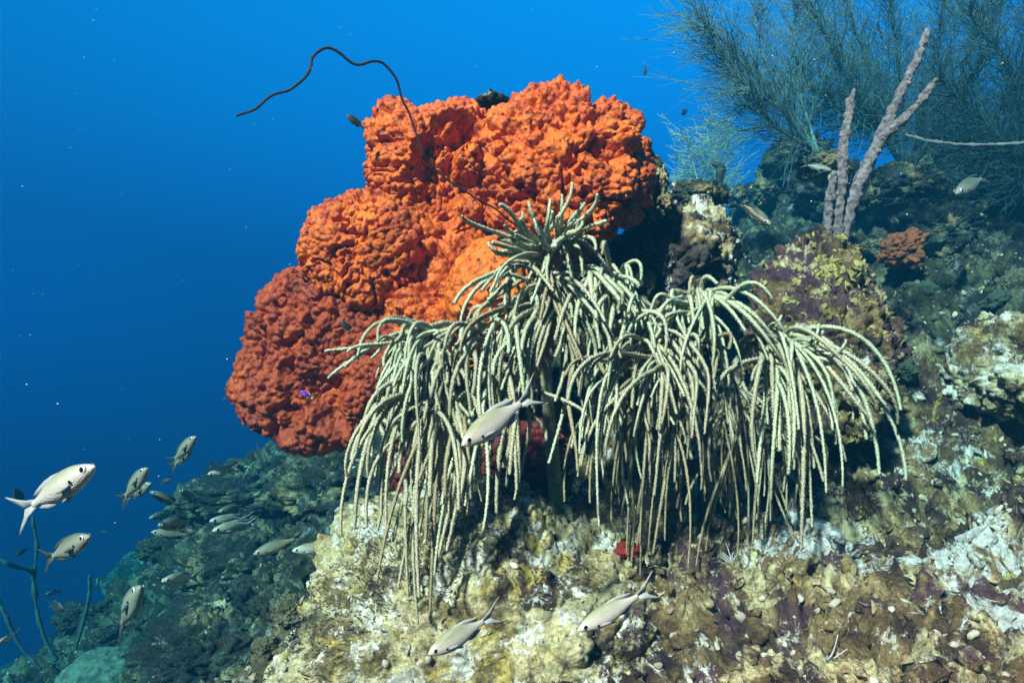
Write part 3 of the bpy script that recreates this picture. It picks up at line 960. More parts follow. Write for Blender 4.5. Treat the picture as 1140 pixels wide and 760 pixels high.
# left colony ------------------------------------------------
for nx, ny, ex, ey, rs in [(480, 385, 395, 404, 22), (478, 388, 393, 391, 30), (490, 385, 410, 432, 40), (492, 390, 416, 447, 34), (500, 380, 420, 372, 10), (505, 378, 432, 400, 30), (470, 385, 425, 440, 36), (500, 385, 440, 420, 44), (515, 375, 452, 432, 40), (520, 380, 462, 440, 38), (540, 372, 487, 364, 6), (545, 375, 480, 395, 18)]:
    sd += 1
    rod(left, (nx, ny), (ex, ey), 1.10, YC - R.uniform(0, .06), mix_mat(.85, .15), seed=sd, rise=rs, r=.0054)
for ex, ey, nx, ny in [(405, 610, 500, 455), (413, 560, 505, 440), (424, 640, 500, 460), (432, 600, 510, 440), (440, 650, 515, 445), (447, 590, 515, 430), (455, 668, 512, 450), (462, 672, 520, 450), (470, 690, 515, 455), (478, 695, 520, 450),
                       (468, 640, 525, 440), (484, 660, 522, 455), (452, 625, 508, 440), (495, 560, 530, 440), (505, 580, 535, 450), (512, 545, 540, 440), (520, 572, 545, 440), (530, 545, 548, 430), (540, 560, 550, 430), (548, 548, 552, 440), (560, 540, 556, 430), (572, 560, 558, 440)]:
    sd += 1
    rod(left, (nx + R.uniform(-8, 8), ny + R.uniform(-8, 8)), (ex, ey), 1.10, YC - R.uniform(.0, .10), mix_mat(.15, .7), seed=sd, rise=R.uniform(25, 60), r=.0056)
for i in range(26):
    sd += 1
    rod(left, (R.uniform(470, 560), R.uniform(370, 410)), (R.uniform(425, 560), R.uniform(450, 545)), 1.11, YC - R.uniform(-.03, .07), mix_mat(.4, .5), seed=sd, rise=R.uniform(8, 42), r=.0053)
# middle colony ----------------------------------------------
for nx, ny, ex, ey, rs, bw in [(618, 275, 593, 224, 8, .3), (615, 280, 605, 240, 14, .3), (620, 272, 634, 234, 16, .4), (622, 274, 638, 242, 14, .5), (622, 272, 622, 232, 10, .2), (618, 282, 583, 240, 16, .3), (612, 285, 547, 263, 20, .6), (610, 292, 527, 281, 6, .7), (606, 300, 548, 330, 22, .8),
                               (604, 305, 530, 352, 24, .8), (612, 285, 560, 250, 12, .6), (616, 290, 570, 290, 22, .7), (622, 290, 650, 300, 40, .9), (620, 285, 632, 330, 46, .8), (612, 300, 590, 345, 30, .9), (620, 280, 600, 262, 20, .5)]:
    sd += 1
    rod(mid, (nx, ny), (ex, ey), 1.10, YC - R.uniform(0, .07), mix_mat(.95, .05), seed=sd, rise=rs, r=.0056, bow=bw, sway=.004)
for i in range(26):
    sd += 1
    ex = R.uniform(535, 690)
    rod(mid, (R.uniform(590, 640), R.uniform(300, 350)), (ex, R.uniform(400, 485)), 1.12, YC - R.uniform(-.04, .08), mix_mat(.5, .4), seed=sd, rise=R.uniform(5, 34), r=.0050, sway=.020)
for i in range(18):
    sd += 1
    rod(mid, (R.uniform(650, 700), R.uniform(318, 350)), (R.uniform(640, 735), R.uniform(350, 420)), 1.12, YC - R.uniform(-.02, .07), mix_mat(.8, .2), seed=sd, rise=R.uniform(25, 55), r=.0054)
# right colony -----------------------------------------------
for i in range(16):
    sd += 1
    rod(right, (R.uniform(755, 790), R.uniform(345, 370)), (R.uniform(735, 845), R.uniform(380, 440)), 1.14, YC - R.uniform(-.03, .05), mix_mat(.8, .2), seed=sd, rise=R.uniform(45, 75), r=.0053)
for i in range(30):
    sd += 1
    rod(right, (R.uniform(690, 770), R.uniform(375, 400)), (R.uniform(632, 800), R.uniform(450, 555)), 1.12, YC - R.uniform(-.03, .10), mix_mat(.45, .4), seed=sd, rise=R.uniform(15, 50), r=.0050, sway=.020)
for ex, ey in [(688, 610), (696, 622), (706, 600), (718, 636), (726, 628), (742, 600), (752, 580), (676, 590), (764, 590)]:
    sd += 1
    rod(right, (ex + R.uniform(0, 40), 440 + R.uniform(-20, 20)), (ex, ey), 1.14, 1.10 - R.uniform(0, .04), "rod_brown", seed=sd, rise=R.uniform(10, 30), r=.0042)
for ex, ey, rs in [(988, 466, 18), (978, 517, 30), (938, 462, 22), (917, 582, 34), (908, 600, 30), (960, 500, 28), (900, 560, 34), (880, 520, 40), (868, 500, 36), (892, 600, 26), (872, 560, 34), (850, 530, 30), (930, 430, 26), (915, 370, 4)]:
    sd += 1
    rod(right, (835 + R.uniform(-12, 12), 385 + R.uniform(-8, 10)), (ex, ey), 1.12, YC - R.uniform(.0, .06), mix_mat(.55, .45), seed=sd, rise=rs, r=.0055)
for i in range(22):
    sd += 1
    nx = R.uniform(760, 860)
    rod(right, (nx, R.uniform(420, 460)), (nx + R.uniform(-40, 50), R.uniform(520, 605)), 1.17, 1.13 - R.uniform(-.02, .05), mix_mat(.05, .35), seed=sd, rise=R.uniform(5, 25), r=.0040)

# ------------------------------------------------------------------ purple rope sponge
rope = empty("rope_sponge", at(930, 285, 1.45), "purple-grey upright rope sponge with a forked right arm standing on the tall purple-brown boulder", "sponge")


def rope_branch(pts, r0, r1, seed, n=150):
    p_ = resample([at(*q) for q in pts], n)
    s = np.linspace(0, 1, n)
    rr_ = np.interp(s, [0, .5, .93, 1], [r0, (r0 + r1) * .52, r1, r1 * .55]) * (1 + .03 * np.sin(s * 42 + seed) + .03 * np.sin(s * 95 + 2 * seed))
    V, Q, T = tube(p_, rr_, 18, rough=.0034, seed=seed, freq=95)
    return link("branch", mesh_np("branch", V - np.array(rope.location), [Q, T], M["rope"]), rope)


rope_branch([(932, 292, 1.45), (938, 255, 1.45), (952, 215, 1.45), (972, 170, 1.46), (990, 130, 1.47), (1012, 85, 1.48), (1024, 58, 1.48), (1033, 33, 1.49)], .0155, .0075, 3)
rope_branch([(968, 178, 1.46), (985, 152, 1.45), (1003, 135, 1.44), (1022, 116, 1.43), (1042, 88, 1.42)], .0105, .007, 5)
rope_branch([(930, 290, 1.45), (932, 250, 1.44), (937, 200, 1.43), (940, 155, 1.43), (945, 125, 1.43), (951, 100, 1.43)], .0125, .0085, 7)
rope_branch([(924, 288, 1.44), (922, 250, 1.43), (925, 215, 1.425), (930, 192, 1.42)], .010, .0075, 9, 90)


# ------------------------------------------------------------------ feathery bush corals
def bush(name, base, limbs, tw_n, tw_len, mat_l, mat_t, label, seed, rad=.008, tr=.0014, spread=(22, 62), fwd=0.1):
    rng = np.random.default_rng(seed)
    root = empty(name, base, label, "coral")
    for pts in limbs:
        n = 60
        p_ = resample([at(*q) for q in pts], n)
        p_ += 0.012 * np.stack([fbm(p_ * 6, 2, seed), fbm(p_ * 6, 2, seed + 1), fbm(p_ * 6, 2, seed + 2)], -1) * np.linspace(0, 1, n)[:, None]
        V, Q, T = tube(p_, np.linspace(rad, rad * .22, n), 6)
        lo = link("limb", mesh_np("limb", V - np.array(root.location), [Q, T], M[mat_l]), root)
        hp = Heap()
        Tn = np.gradient(p_, axis=0)
        Tn /= np.linalg.norm(Tn, axis=1, keepdims=True)
        for k_ in range(tw_n):
            i = int(n * (0.12 + 0.87 * rng.random()))
            t = Tn[min(i, n - 1)]
            q = rng.normal(size=3) * np.array([1, .55, 1])
            q -= t * q.dot(t)
            q /= np.linalg.norm(q)
            an = math.radians(rng.uniform(*spread))
            d0 = t * math.cos(an) + q * math.sin(an)
            L = tw_len * rng.uniform(.45, 1.15) * (1.1 - .5 * i / n)
            m_ = 7
            s = np.linspace(0, 1, m_)[:, None]
            bend = t * rng.uniform(.0, .5) + rng.normal(size=3) * .42 + np.array([-.22, 0, -.22])
            w = p_[min(i, n - 1)] + d0 * L * s + bend * L * s ** 2 * .8
            w = w + rng.normal(size=(m_, 3)) * .004 * s
            V, Q, T = tube(w, np.linspace(tr, tr * .55, m_), 3)
            hp.add(V - np.array(root.location), Q, T)
            if rng.random() < .75:                       # side shoots
                for e_ in range(2):
                    j = rng.integers(2, 6)
                    d1 = d0 + rng.normal(size=3) * .42
                    w2 = w[j] + d1 * L * rng.uniform(.25, .5) * s + t * L * .1 * s ** 2
                    V, Q, T = tube(w2, np.linspace(tr * .8, tr * .45, m_), 3)
                    hp.add(V - np.array(root.location), Q, T)
        tw = link("feathery_twigs", hp.mesh("feathery_twigs", M[mat_t]), lo)
        tw["kind"] = "stuff"
    return root


bush("bush_coral", at(912, 175, 2.5), [
    [(912, 175, 2.5), (868, 120, 2.45), (820, 65, 2.4), (768, -5, 2.35)],
    [(912, 175, 2.5), (875, 110, 2.5), (846, 50, 2.5), (838, -40, 2.5)],
    [(868, 120, 2.45), (830, 95, 2.4), (800, 60, 2.35), (785, 20, 2.3)],
    [(912, 175, 2.5), (890, 100, 2.6), (885, 40, 2.65), (895, -35, 2.65)],
    [(905, 165, 2.5), (875, 150, 2.4), (850, 128, 2.35), (832, 95, 2.3)]],
    190, .20, "twig_mid", "twig_mid", "airy grey-green bush coral fanning out over open blue water left of the dense bush coral", 5)
bush("bush_coral", at(1010, 195, 2.9), [
    [(1010, 195, 2.9), (970, 130, 2.8), (930, 70, 2.7), (895, 0, 2.65)],
    [(1010, 195, 2.9), (985, 110, 2.85), (955, 40, 2.8), (930, -50, 2.8)],
    [(1010, 195, 2.9), (1005, 110, 2.8), (995, 30, 2.75), (985, -35, 2.7)],
    [(1010, 195, 2.9), (1030, 120, 2.75), (1045, 40, 2.65), (1055, -35, 2.6)],
    [(1010, 195, 2.9), (1055, 130, 2.7), (1095, 60, 2.6), (1120, -40, 2.5)],
    [(1010, 195, 2.9), (1070, 160, 2.75), (1120, 110, 2.65), (1170, 30, 2.5)],
    [(1010, 195, 2.9), (1070, 185, 2.8), (1130, 155, 2.7), (1190, 110, 2.6)],
    [(985, 150, 2.9), (950, 130, 2.75), (915, 110, 2.65), (885, 70, 2.6)],
    [(1010, 195, 3.0), (1060, 110, 3.1), (1090, 30, 3.1), (1110, -5, 3.1)],
    [(1010, 195, 3.0), (960, 100, 3.1), (915, 30, 3.1), (880, -40, 3.1)]],
    330, .22, "twig_dark", "twig_mid", "dense dark teal bush coral filling the top right corner behind the purple rope sponge", 9, tr=.0014)
bush("bush_coral", at(1180, 215, 2.6), [
    [(1180, 215, 2.6), (1150, 150, 2.55), (1120, 80, 2.5), (1080, 10, 2.45)],
    [(1180, 215, 2.6), (1140, 180, 2.5), (1090, 130, 2.45), (1040, 85, 2.4)],
    [(1180, 215, 2.6), (1130, 195, 2.55), (1080, 165, 2.5), (1020, 150, 2.45)],
    [(1180, 215, 2.6), (1175, 120, 2.55), (1160, 40, 2.5), (1150, -40, 2.45)]],
    330, .20, "twig_dark", "twig_dark", "dark bush coral at the right edge spreading over the white twig", 13, tr=.0014)
bush("sea_plume", at(800, 250, 6.0), [
    [(800, 250, 6.0), (795, 215, 6.0), (790, 170, 6.0), (786, 135, 6.0)],
    [(800, 250, 6.0), (805, 205, 6.0), (808, 165, 6.1), (806, 130, 6.1)],
    [(800, 250, 6.0), (780, 210, 5.9), (770, 175, 5.9), (765, 150, 5.9)]],
    130, .26, "twig_pale", "twig_pale", "faint pale feathery sea plume far off in the blue behind the mushroom coral", 17, tr=.004, rad=.012, spread=(50, 85))

p_ = resample([at(*q) for q in [(1008, 150, 2.2), (1035, 157, 2.15), (1070, 161, 2.1), (1110, 161, 2.05), (1160, 158, 2.0)]], 90)
V, Q, T = tube(p_, np.linspace(.0035, .0065, 90), 8, rough=.003, seed=3, freq=60)
tag(link("dead_twig", mesh_np("dead_twig", V, [Q, T], M["white_twig"])), "thin whitish bare twig reaching in from the right edge below the bush coral", "twig")

p_ = resample([at(*q) for q in [(800, 212, 3.6), (802, 197, 3.6), (801, 186, 3.6), (792, 181, 3.6)]], 50)
V, Q, T = tube(p_, np.interp(np.linspace(0, 1, 50), [0, .6, 1], [.012, .026, .012]), 12, rough=.006, seed=8, freq=30)
tag(link("tube_sponge", mesh_np("tube_sponge", V, [Q, T], M["dark_rock"])), "small dark hooked tube sponge in the haze above the mushroom coral", "sponge")

# dim branching gorgonians at the lower left
def gorgonian(label, stems, base, r):
    root = empty("sea_whip", base, label, "coral", "dim bare sea whips at lower left")
    for pts in stems:
        p_ = resample([at(*q) for q in pts], 80)
        V, Q, T = tube(p_, np.linspace(r, r * .6, 80), 8, rough=.004, seed=5, freq=30)
        link("branch", mesh_np("branch", V - np.array(root.location), [Q, T], M["twig_dark"]), root)
    return root


gorgonian("forked dark sea whip rising into open water below the leftmost big silver fish",
          [[(62, 735, 2.3), (46, 700, 2.3), (38, 650, 2.3), (41, 610, 2.3), (36, 575, 2.3)], [(37, 634, 2.3), (22, 632, 2.25), (8, 627, 2.2), (-12, 615, 2.2)]], at(62, 735, 2.3), .008)
gorgonian("short straight dark sea whip left of the large dim fish", [[(84, 722, 2.35), (92, 695, 2.35), (99, 665, 2.35), (100, 640, 2.35)]], at(84, 722, 2.35), .007)
gorgonian("slanting dark sea whip leaning in from the left edge", [[(45, 745, 2.1), (22, 718, 2.1), (6, 685, 2.1), (-8, 650, 2.1)]], at(45, 745, 2.1), .007)

# ------------------------------------------------------------------ fish
def fin_poly(pts, t=0.0022, side=None):
    """Thin solid fin; pts in the x-z plane, first point is its thick root."""
    p = np.array(pts, float)
    n = len(p)
    c = p.mean(0)
    thick = np.full(n, t * .35)
    V = np.zeros((2 * n + 2, 3))
    V[:n, 0], V[:n, 2], V[:n, 1] = p[:, 0], p[:, 1], thick
    V[n:2 * n, 0], V[n:2 * n, 2], V[n:2 * n, 1] = p[:, 0], p[:, 1], -thick
    V[2 * n] = (c[0], t, c[1])
    V[2 * n + 1] = (c[0], -t, c[1])
    j = np.arange(n)
    j2 = (j + 1) % n
    T = np.vstack([np.stack([np.full(n, 2 * n), j, j2], -1), np.stack([np.full(n, 2 * n + 1), n + j2, n + j], -1)])
    Q = np.stack([j, n + j, n + j2, j2], -1)
    return V, Q, T


def fish_mesh(name, skin, fin, tip=None, deep=1.0, fork=1.0, spot=False):
    xs = np.array([0, .03, .08, .16, .28, .42, .56, .70, .82, .92, 1.0])
    top = np.array([.004, .036, .066, .100, .138, .152, .144, .112, .070, .043, .036]) * deep
    bot = np.array([.004, .030, .056, .086, .122, .138, .130, .098, .056, .034, .030]) * deep
    wid = np.array([.004, .022, .038, .055, .070, .074, .066, .048, .030, .017, .010])
    n, m = 44, 24
    s = np.linspace(0, 1, n) ** 1.15
    tp, bt, wd = np.interp(s, xs, top), np.interp(s, xs, bot), np.interp(s, xs, wid)
    k3 = np.array([.25, .5, .25])
    for arr in (tp, bt, wd):
        for _ in range(3):
            arr[1:-1] = np.convolve(arr, k3, 'valid')
    a = np.arange(m) * 2 * np.pi / m
    V = np.zeros((n, m, 3))
    V[..., 0] = (0.5 - 0.73 * s)[:, None]
    V[..., 1] = wd[:, None] * np.cos(a)[None]
    sn = np.sin(a)[None]
    V[..., 2] = np.where(sn > 0, tp[:, None] * sn, bt[:, None] * sn)
    V = V.reshape(-1, 3)
    Vs, Qs, Ts, mi_q, mi_t = [V], [grid_faces(n, m)[:, ::-1]], [], [0] * ((n - 1) * m), []
    off = len(V)
    tri = [np.stack([np.full(m, off), np.arange(m), (np.arange(m) + 1) % m], -1), np.stack([np.full(m, off + 1), (n - 1) * m + (np.arange(m) + 1) % m, (n - 1) * m + np.arange(m)], -1)]
    Vs.append(np.array([[.503, 0, 0.0], [-.235, 0, 0.0]]))
    Ts += tri
    mi_t += [0] * (2 * m)
    off += 2

    def put(pts, mi, t=.0022, xf=None):
        nonlocal off
        v, q, tt = fin_poly(pts, t)
        if xf is not None:
            v = xf(v)
        Vs.append(v)
        Qs.append(q + off)
        Ts.append(tt + off)
        mi_q.extend([mi] * len(q))
        mi_t.extend([mi] * len(tt))
        off += len(v)
    f = fork
    put([(-.20, .036), (-.27, .055), (-.36, .10 * f), (-.46, .165 * f), (-.485, .175 * f), (-.43, .115 * f), (-.36, .050), (-.325, .004), (-.22, .0)], 1)
    put([(-.20, -.032), (-.22, .0), (-.325, .004), (-.36, -.045), (-.43, -.105 * f), (-.485, -.160 * f), (-.46, -.152 * f), (-.36, -.092 * f), (-.27, -.050)], 1)
    if tip is not None:
        put([(-.452, .160 * f), (-.485, .175 * f), (-.515, .195 * f), (-.475, .160 * f)], 2)
        put([(-.452, -.147 * f), (-.475, -.147 * f), (-.515, -.178 * f), (-.485, -.160 * f)], 2)
    d = deep
    put([(.20, .130 * d), (.15, .152 * d), (.06, .166 * d), (-.03, .158 * d), (-.09, .138 * d), (-.15, .112 * d), (-.19, .088 * d), (-.14, .050 * d), (-.05, .095 * d), (.05, .125 * d)], 1)
    if tip is not None:
        put([(-.12, .124 * d), (-.15, .112 * d), (-.195, .094 * d), (-.165, .086 * d)], 2)
    put([(.02, -.115 * d), (-.03, -.136 * d), (-.09, -.122 * d), (-.15, -.088 * d), (-.175, -.062 * d), (-.11, -.050 * d)], 1)
    for sgn in (1, -1):
        put([(.285, -.024), (.24, -.012), (.17, -.022), (.145, -.040), (.19, -.050), (.26, -.042)], 1, .0015, lambda v, g=sgn: np.stack([v[:, 0], g * (.070 + (0.285 - v[:, 0]) * .16) + v[:, 1], v[:, 2] - .01], -1))
        put([(.20, -.118 * d), (.13, -.150 * d), (.08, -.158 * d), (.12, -.12 * d)], 1, .0015, lambda v, g=sgn: v + np.array([0, g * .018, 0]))
    V = np.vstack(Vs)
    if spot:
        for sgn in (1, -1):
            u = np.arange(10) * 2 * np.pi / 10
            ring = np.stack([.295 + .013 * np.cos(u), np.full(10, sgn * .074), -.022 + .015 * np.sin(u)], -1)
            base = len(V)
            V = np.vstack([V, ring, [[.295, sgn * .079, -.022]]])
            j = np.arange(10)
            Ts.append(np.stack([np.full(10, base + 10), base + j, base + (j + 1) % 10], -1) if sgn > 0 else np.stack([np.full(10, base + 10), base + (j + 1) % 10, base + j], -1))
            mi_t += [3] * 10
    mats = [M[skin], M[fin], M[tip or fin], M["eye_black"]]
    return mesh_np(name, V, [np.vstack(Qs), np.vstack(Ts)], mats, mi_q + mi_t)


def eye_mesh():
    n, m = 9, 16
    th = np.linspace(.05, np.pi / 2 + .2, n)
    a = np.arange(m) * 2 * np.pi / m
    V = np.stack([np.sin(th)[:, None] * np.cos(a)[None], np.repeat(np.cos(th)[:, None] * .45, m, 1), np.sin(th)[:, None] * np.sin(a)[None]], -1).reshape(-1, 3)
    V = np.vstack([V, [[0, .46, 0]]])
    Q = grid_faces(n, m)
    T = np.stack([np.full(m, len(V) - 1), (np.arange(m) + 1) % m, np.arange(m)], -1)
    mi = np.concatenate([np.repeat([0 if t < .66 else 1 for t in th[:-1]], m), np.zeros(m)])
    return mesh_np("eye", V * .033, [Q, T], [M["eye_black"], M["eye_ring"]], mi)


EYE = eye_mesh()
FM = {"silver": fish_mesh("silver_fish", "silver", "fin", "fin_yellow", spot=True, deep=.9), "olive": fish_mesh("olive_fish", "olive", "fin_dark", spot=True, deep=.80),
      "plain": fish_mesh("pale_fish", "silver", "fin", spot=True, deep=.74), "dark": fish_mesh("dark_fish", "darkfish", "fin_dark", deep=1.15, fork=.8),
      "violet": fish_mesh("violet_fish", "purplefish", "fin_yellow", deep=1.1, fork=.7), "striped": fish_mesh("striped_fish", "striped", "fin_dark", deep=.72, fork=.5)}


def fish(kind, head, tail, label, roll=0.0, eyes=True, name="chromis_fish", group="small reef fish swimming over the slope"):
    h_, t_ = at(*head), at(*tail)
    x = Vector(h_ - t_)
    L = x.length
    x.normalize()
    up = Vector((0, 0, 1)) - x * x.z
    up.normalize()
    up = Matrix.Rotation(roll, 3, x) @ up
    y = up.cross(x)
    rot = Matrix((x, y, up)).transposed().to_4x4()
    o = link(name, FM[kind])
    o.matrix_world = Matrix.Translation(Vector((h_ + t_) / 2)) @ rot @ Matrix.Scale(L, 4)
    tag(o, label, "fish", group)
    if eyes:
        for g in (1, -1):
            e = bpy.data.objects.new("eye", EYE)
            COL.objects.link(e)
            e.parent = o
            e.location = (.420, g * .0385, .018)
            e.rotation_euler = (0, 0, 0 if g > 0 else math.pi)
    return o


fish("silver", (514, 496, .70), (603, 433, .74), "large silver fish with yellow-tipped tail swimming in front of the left sea rod strands", roll=.0)
fish("silver", (477, 728, .70), (560, 679, .74), "silver-pink fish low over the pale boulder, below the left sea rod tips")
fish("plain", (643, 702, .70), (734, 650, .73), "silver fish with bluish tail over the right part of the pale boulder")
fish("plain", (106, 519, .72), (12, 577, .76), "large silver fish at the far left, heading up right into open water")
fish("olive", (100, 597, .95), (44, 627, 1.0), "fish with a dark bar behind its pale head, just above the forked sea whip")
fish("olive", (164, 521, 1.15), (131, 563, 1.2), "fish pointing steeply up, right of the large silver fish in open water")
fish("olive", (168, 538, 1.45), (136, 558, 1.5), "paler fish half hidden behind the one pointing steeply up")
fish("olive", (218, 486, 1.3), (187, 519, 1.35), "upper fish of the dim pair swimming up right in open water")
fish("olive", (214, 498, 1.6), (188, 524, 1.65), "lower fish of the dim pair swimming up right in open water")
fish("plain", (231, 528, 1.35), (270, 519, 1.4), "pale turquoise fish facing left above the reef ridge")
fish("dark", (296, 516, 1.9), (284, 494, 1.95), "small dark fish diving beside the tip of the lower sponge lobe", eyes=False)
fish("olive", (167, 547, 1.5), (207, 566, 1.55), "dark-backed fish facing left at the top of the crowded school")
fish("olive", (200, 546, 1.9), (222, 560, 2.0), "dim fish tucked behind the top of the crowded school")
fish("olive", (176, 585, 1.25), (222, 580, 1.35), "fish with a dark back and glowing white chin in the middle of the school")
fish("olive", (168, 592, 1.6), (222, 597, 1.65), "dim fish lowest in the crowded school, beneath the white-chinned one")
fish("olive", (166, 577, 2.0), (200, 568, 2.1), "faint fish behind the white-chinned one in the school")
fish("olive", (243, 570, 1.5), (278, 560, 1.58), "fish with a bright white belly in front of the reef crest, above the turquoise pair")
fish("plain", (236, 591, 1.40), (292, 580, 1.5), "front turquoise fish of the overlapping pair before the left reef")
fish("plain", (233, 580, 1.55), (284, 577, 1.65), "rear turquoise fish of the overlapping pair, mostly hidden by the front one")
fish("plain", (180, 647, 1.20), (226, 641, 1.30), "plump pale blue fish facing the camera at the lower left reef edge")
fish("olive", (157, 653, 1.2), (128, 708, 1.3), "large dim fish pointing up near the star coral mound")
fish("olive", (282, 617, 1.25), (344, 594, 1.3), "brownish fish left of the silver one, over the low teal rock")
fish("plain", (325, 613, 1.25), (384, 606, 1.3), "slim silver fish facing left between the brownish fish and the pale boulder")
fish("olive", (372, 569, 1.28), (432, 556, 1.34), "grey-brown fish partly hidden by the left sea rod strands")
far_g = "tiny far-off fish in blue water"
fish("dark", (15, 544, 2.0), (30, 562, 2.05), "small dark fish behind the tail of the far-left silver fish", eyes=False)
fish("dark", (190, 533, 2.4), (176, 540, 2.4), "tiny dark fish between the dim pair and the crowded school", eyes=False)
fish("dark", (112, 592, 2.8), (121, 593, 2.8), "speck-sized dark fish in open water right of the dark-barred fish", eyes=False)
fish("olive", (51, 661, 1.9), (69, 657, 1.95), "upper one of two tiny fish beside the forked sea whip", eyes=False)
fish("dark", (71, 677, 1.8), (52, 673, 1.85), "lower, darker one of two tiny fish beside the forked sea whip", eyes=False)
fish("dark", (19, 617, 2.2), (33, 610, 2.25), "small dark fish touching the fork of the forked sea whip", eyes=False)
fish("plain", (-3, 716, 1.1), (22, 704, 1.15), "pale fish cut off by the left edge near the bottom corner")
fish("dark", (386, 128, 1.2), (408, 146, 1.22), "black fish in open water between the wire coral and the orange sponge", eyes=False)
fish("dark", (379, 356, 1.10), (393, 373, 1.11), "small black fish in front of the dome-shaped sponge lobe", eyes=True)
fish("violet", (334, 435, 1.10), (351, 445, 1.11), "tiny violet fish with yellow tail in front of the dark red sponge lobe")
fish("striped", (858, 251, 1.5), (818, 222, 1.6), "striped fish diving in the gap between the mushroom coral and rope sponge", name="wrasse_fish")
fish("dark", (718, 84, 3.0), (718, 68, 3.05), "tiny fish hanging upright in blue water, high above the sponge", eyes=False)
fish("dark", (758, 127, 3.2), (767, 122, 3.25), "tiny fish in blue water left of the airy bush coral", eyes=False)
fish("olive", (926, 190, 2.2), (890, 182, 2.25), "dim fish just left of the purple rope sponge", eyes=False)
fish("olive", (1064, 216, 1.9), (1103, 194, 2.0), "dim fish with a pale yellow head near the right edge below the white twig")
fish("dark", (851, 192, 5.0), (861, 190, 5.0), "tiny dark fish above the distant coral heads", eyes=False)
fish("dark", (247, 446, 2.6), (254, 441, 2.6), "speck-sized fish just left of the lower sponge lobe", eyes=False)

# ------------------------------------------------------------------ ground cover
def frame_from(n, rng):
    t = rng.normal(size=n.shape)
    t -= n * (t * n).sum(-1, keepdims=True)
    t /= np.linalg.norm(t, axis=-1, keepdims=True)
    return t, np.cross(n, t)


def scatter_cups(name, pts, nrm, r_lo, r_hi, mat, seed, label):
    """Small cupped blades of encrusting algae."""
    rng = np.random.default_rng(seed)
    n = len(pts)
    nn = nrm + rng.normal(size=nrm.shape) * .28
    nn /= np.linalg.norm(nn, axis=1, keepdims=True)
    t, b = frame_from(nn, rng)
    r = rng.uniform(r_lo, r_hi, n)
    K = 9
    a = np.linspace(-2.2, 2.2, K)
    w = 1 + .18 * rng.normal(size=(n, K))
    ring = pts[:, None] + (t[:, None] * (np.cos(a)[None, :, None]) + b[:, None] * np.sin(a)[None, :, None]) * (r[:, None] * w)[..., None] + nn[:, None] * (r[:, None] * (.35 + .18 * rng.normal(size=(n, K))))[..., None]
    low = ring - nn[:, None] * (r * .18)[:, None, None]
    c = pts - nn * (r * .15)[:, None]
    c2 = c - nn * (r * .18)[:, None]
    V = np.concatenate([ring, low, c[:, None], c2[:, None]], 1)
    S_ = 2 * K + 2
    j = np.arange(K - 1)
    T = np.vstack([np.stack([np.full(K - 1, 2 * K), j, j + 1], -1), np.stack([np.full(K - 1, 2 * K + 1), K + j + 1, K + j], -1)])
    Qd = np.stack([j, K + j, K + j + 1, j + 1], -1)
    o_ = (np.arange(n) * S_)[:, None, None]
    ob = link(name, mesh_np(name, V.reshape(-1, 3), [(Qd[None] + o_).reshape(-1, 4), (T[None] + o_).reshape(-1, 3)], M[mat]))
    tag(ob, label, "algae", kind="stuff")
    return ob


def scatter_lumps(name, pts, nrm, r_lo, r_hi, mat, seed, label, cat, jit=0.7):
    rng = np.random.default_rng(seed)
    n = len(pts)
    ph = (1 + 5 ** .5) / 2
    ico = np.array([(-1, ph, 0), (1, ph, 0), (-1, -ph, 0), (1, -ph, 0), (0, -1, ph), (0, 1, ph), (0, -1, -ph), (0, 1, -ph), (ph, 0, -1), (ph, 0, 1), (-ph, 0, -1), (-ph, 0, 1)]) / 1.9
    tri = np.array([(0, 11, 5), (0, 5, 1), (0, 1, 7), (0, 7, 10), (0, 10, 11), (1, 5, 9), (5, 11, 4), (11, 10, 2), (10, 7, 6), (7, 1, 8), (3, 9, 4), (3, 4, 2), (3, 2, 6), (3, 6, 8), (3, 8, 9), (4, 9, 5), (2, 4, 11), (6, 2, 10), (8, 6, 7), (9, 8, 1)])
    mid, vl = {}, [tuple(x) for x in ico / np.linalg.norm(ico[0])]           # one subdivision

    def mp(a_, b_):
        k_ = (min(a_, b_), max(a_, b_))
        if k_ not in mid:
            m_ = (np.array(vl[a_]) + np.array(vl[b_])) / 2
            vl.append(tuple(m_ / np.linalg.norm(m_)))
            mid[k_] = len(vl) - 1
        return mid[k_]
    tl = []
    for a_, b_, c_ in tri:
        x_, y_, z_ = mp(a_, b_), mp(b_, c_), mp(c_, a_)
        tl += [(a_, x_, z_), (b_, y_, x_), (c_, z_, y_), (x_, y_, z_)]
    ico, tri = np.array(vl), np.array(tl)
    nv_ = len(ico)
    t, b = frame_from(nrm, rng)
    r = rng.uniform(r_lo, r_hi, n) * rng.uniform(.5, 1, n)
    sc = rng.uniform(.5, 1.5, (n, 3)) * np.array([1.3, .8, .6])
    q = ico[None] * (1 + .25 * rng.normal(size=(n, nv_, 1)) * jit) * sc[:, None] * r[:, None, None]
    V = pts[:, None] + q[..., :1] * t[:, None] + q[..., 1:2] * b[:, None] + q[..., 2:] * nrm[:, None]
    ob = link(name, mesh_np(name, V.reshape(-1, 3), [(tri[None] + (np.arange(n) * nv_)[:, None, None]).reshape(-1, 3)], M[mat]))
    tag(ob, label, cat, kind="stuff")
    return ob


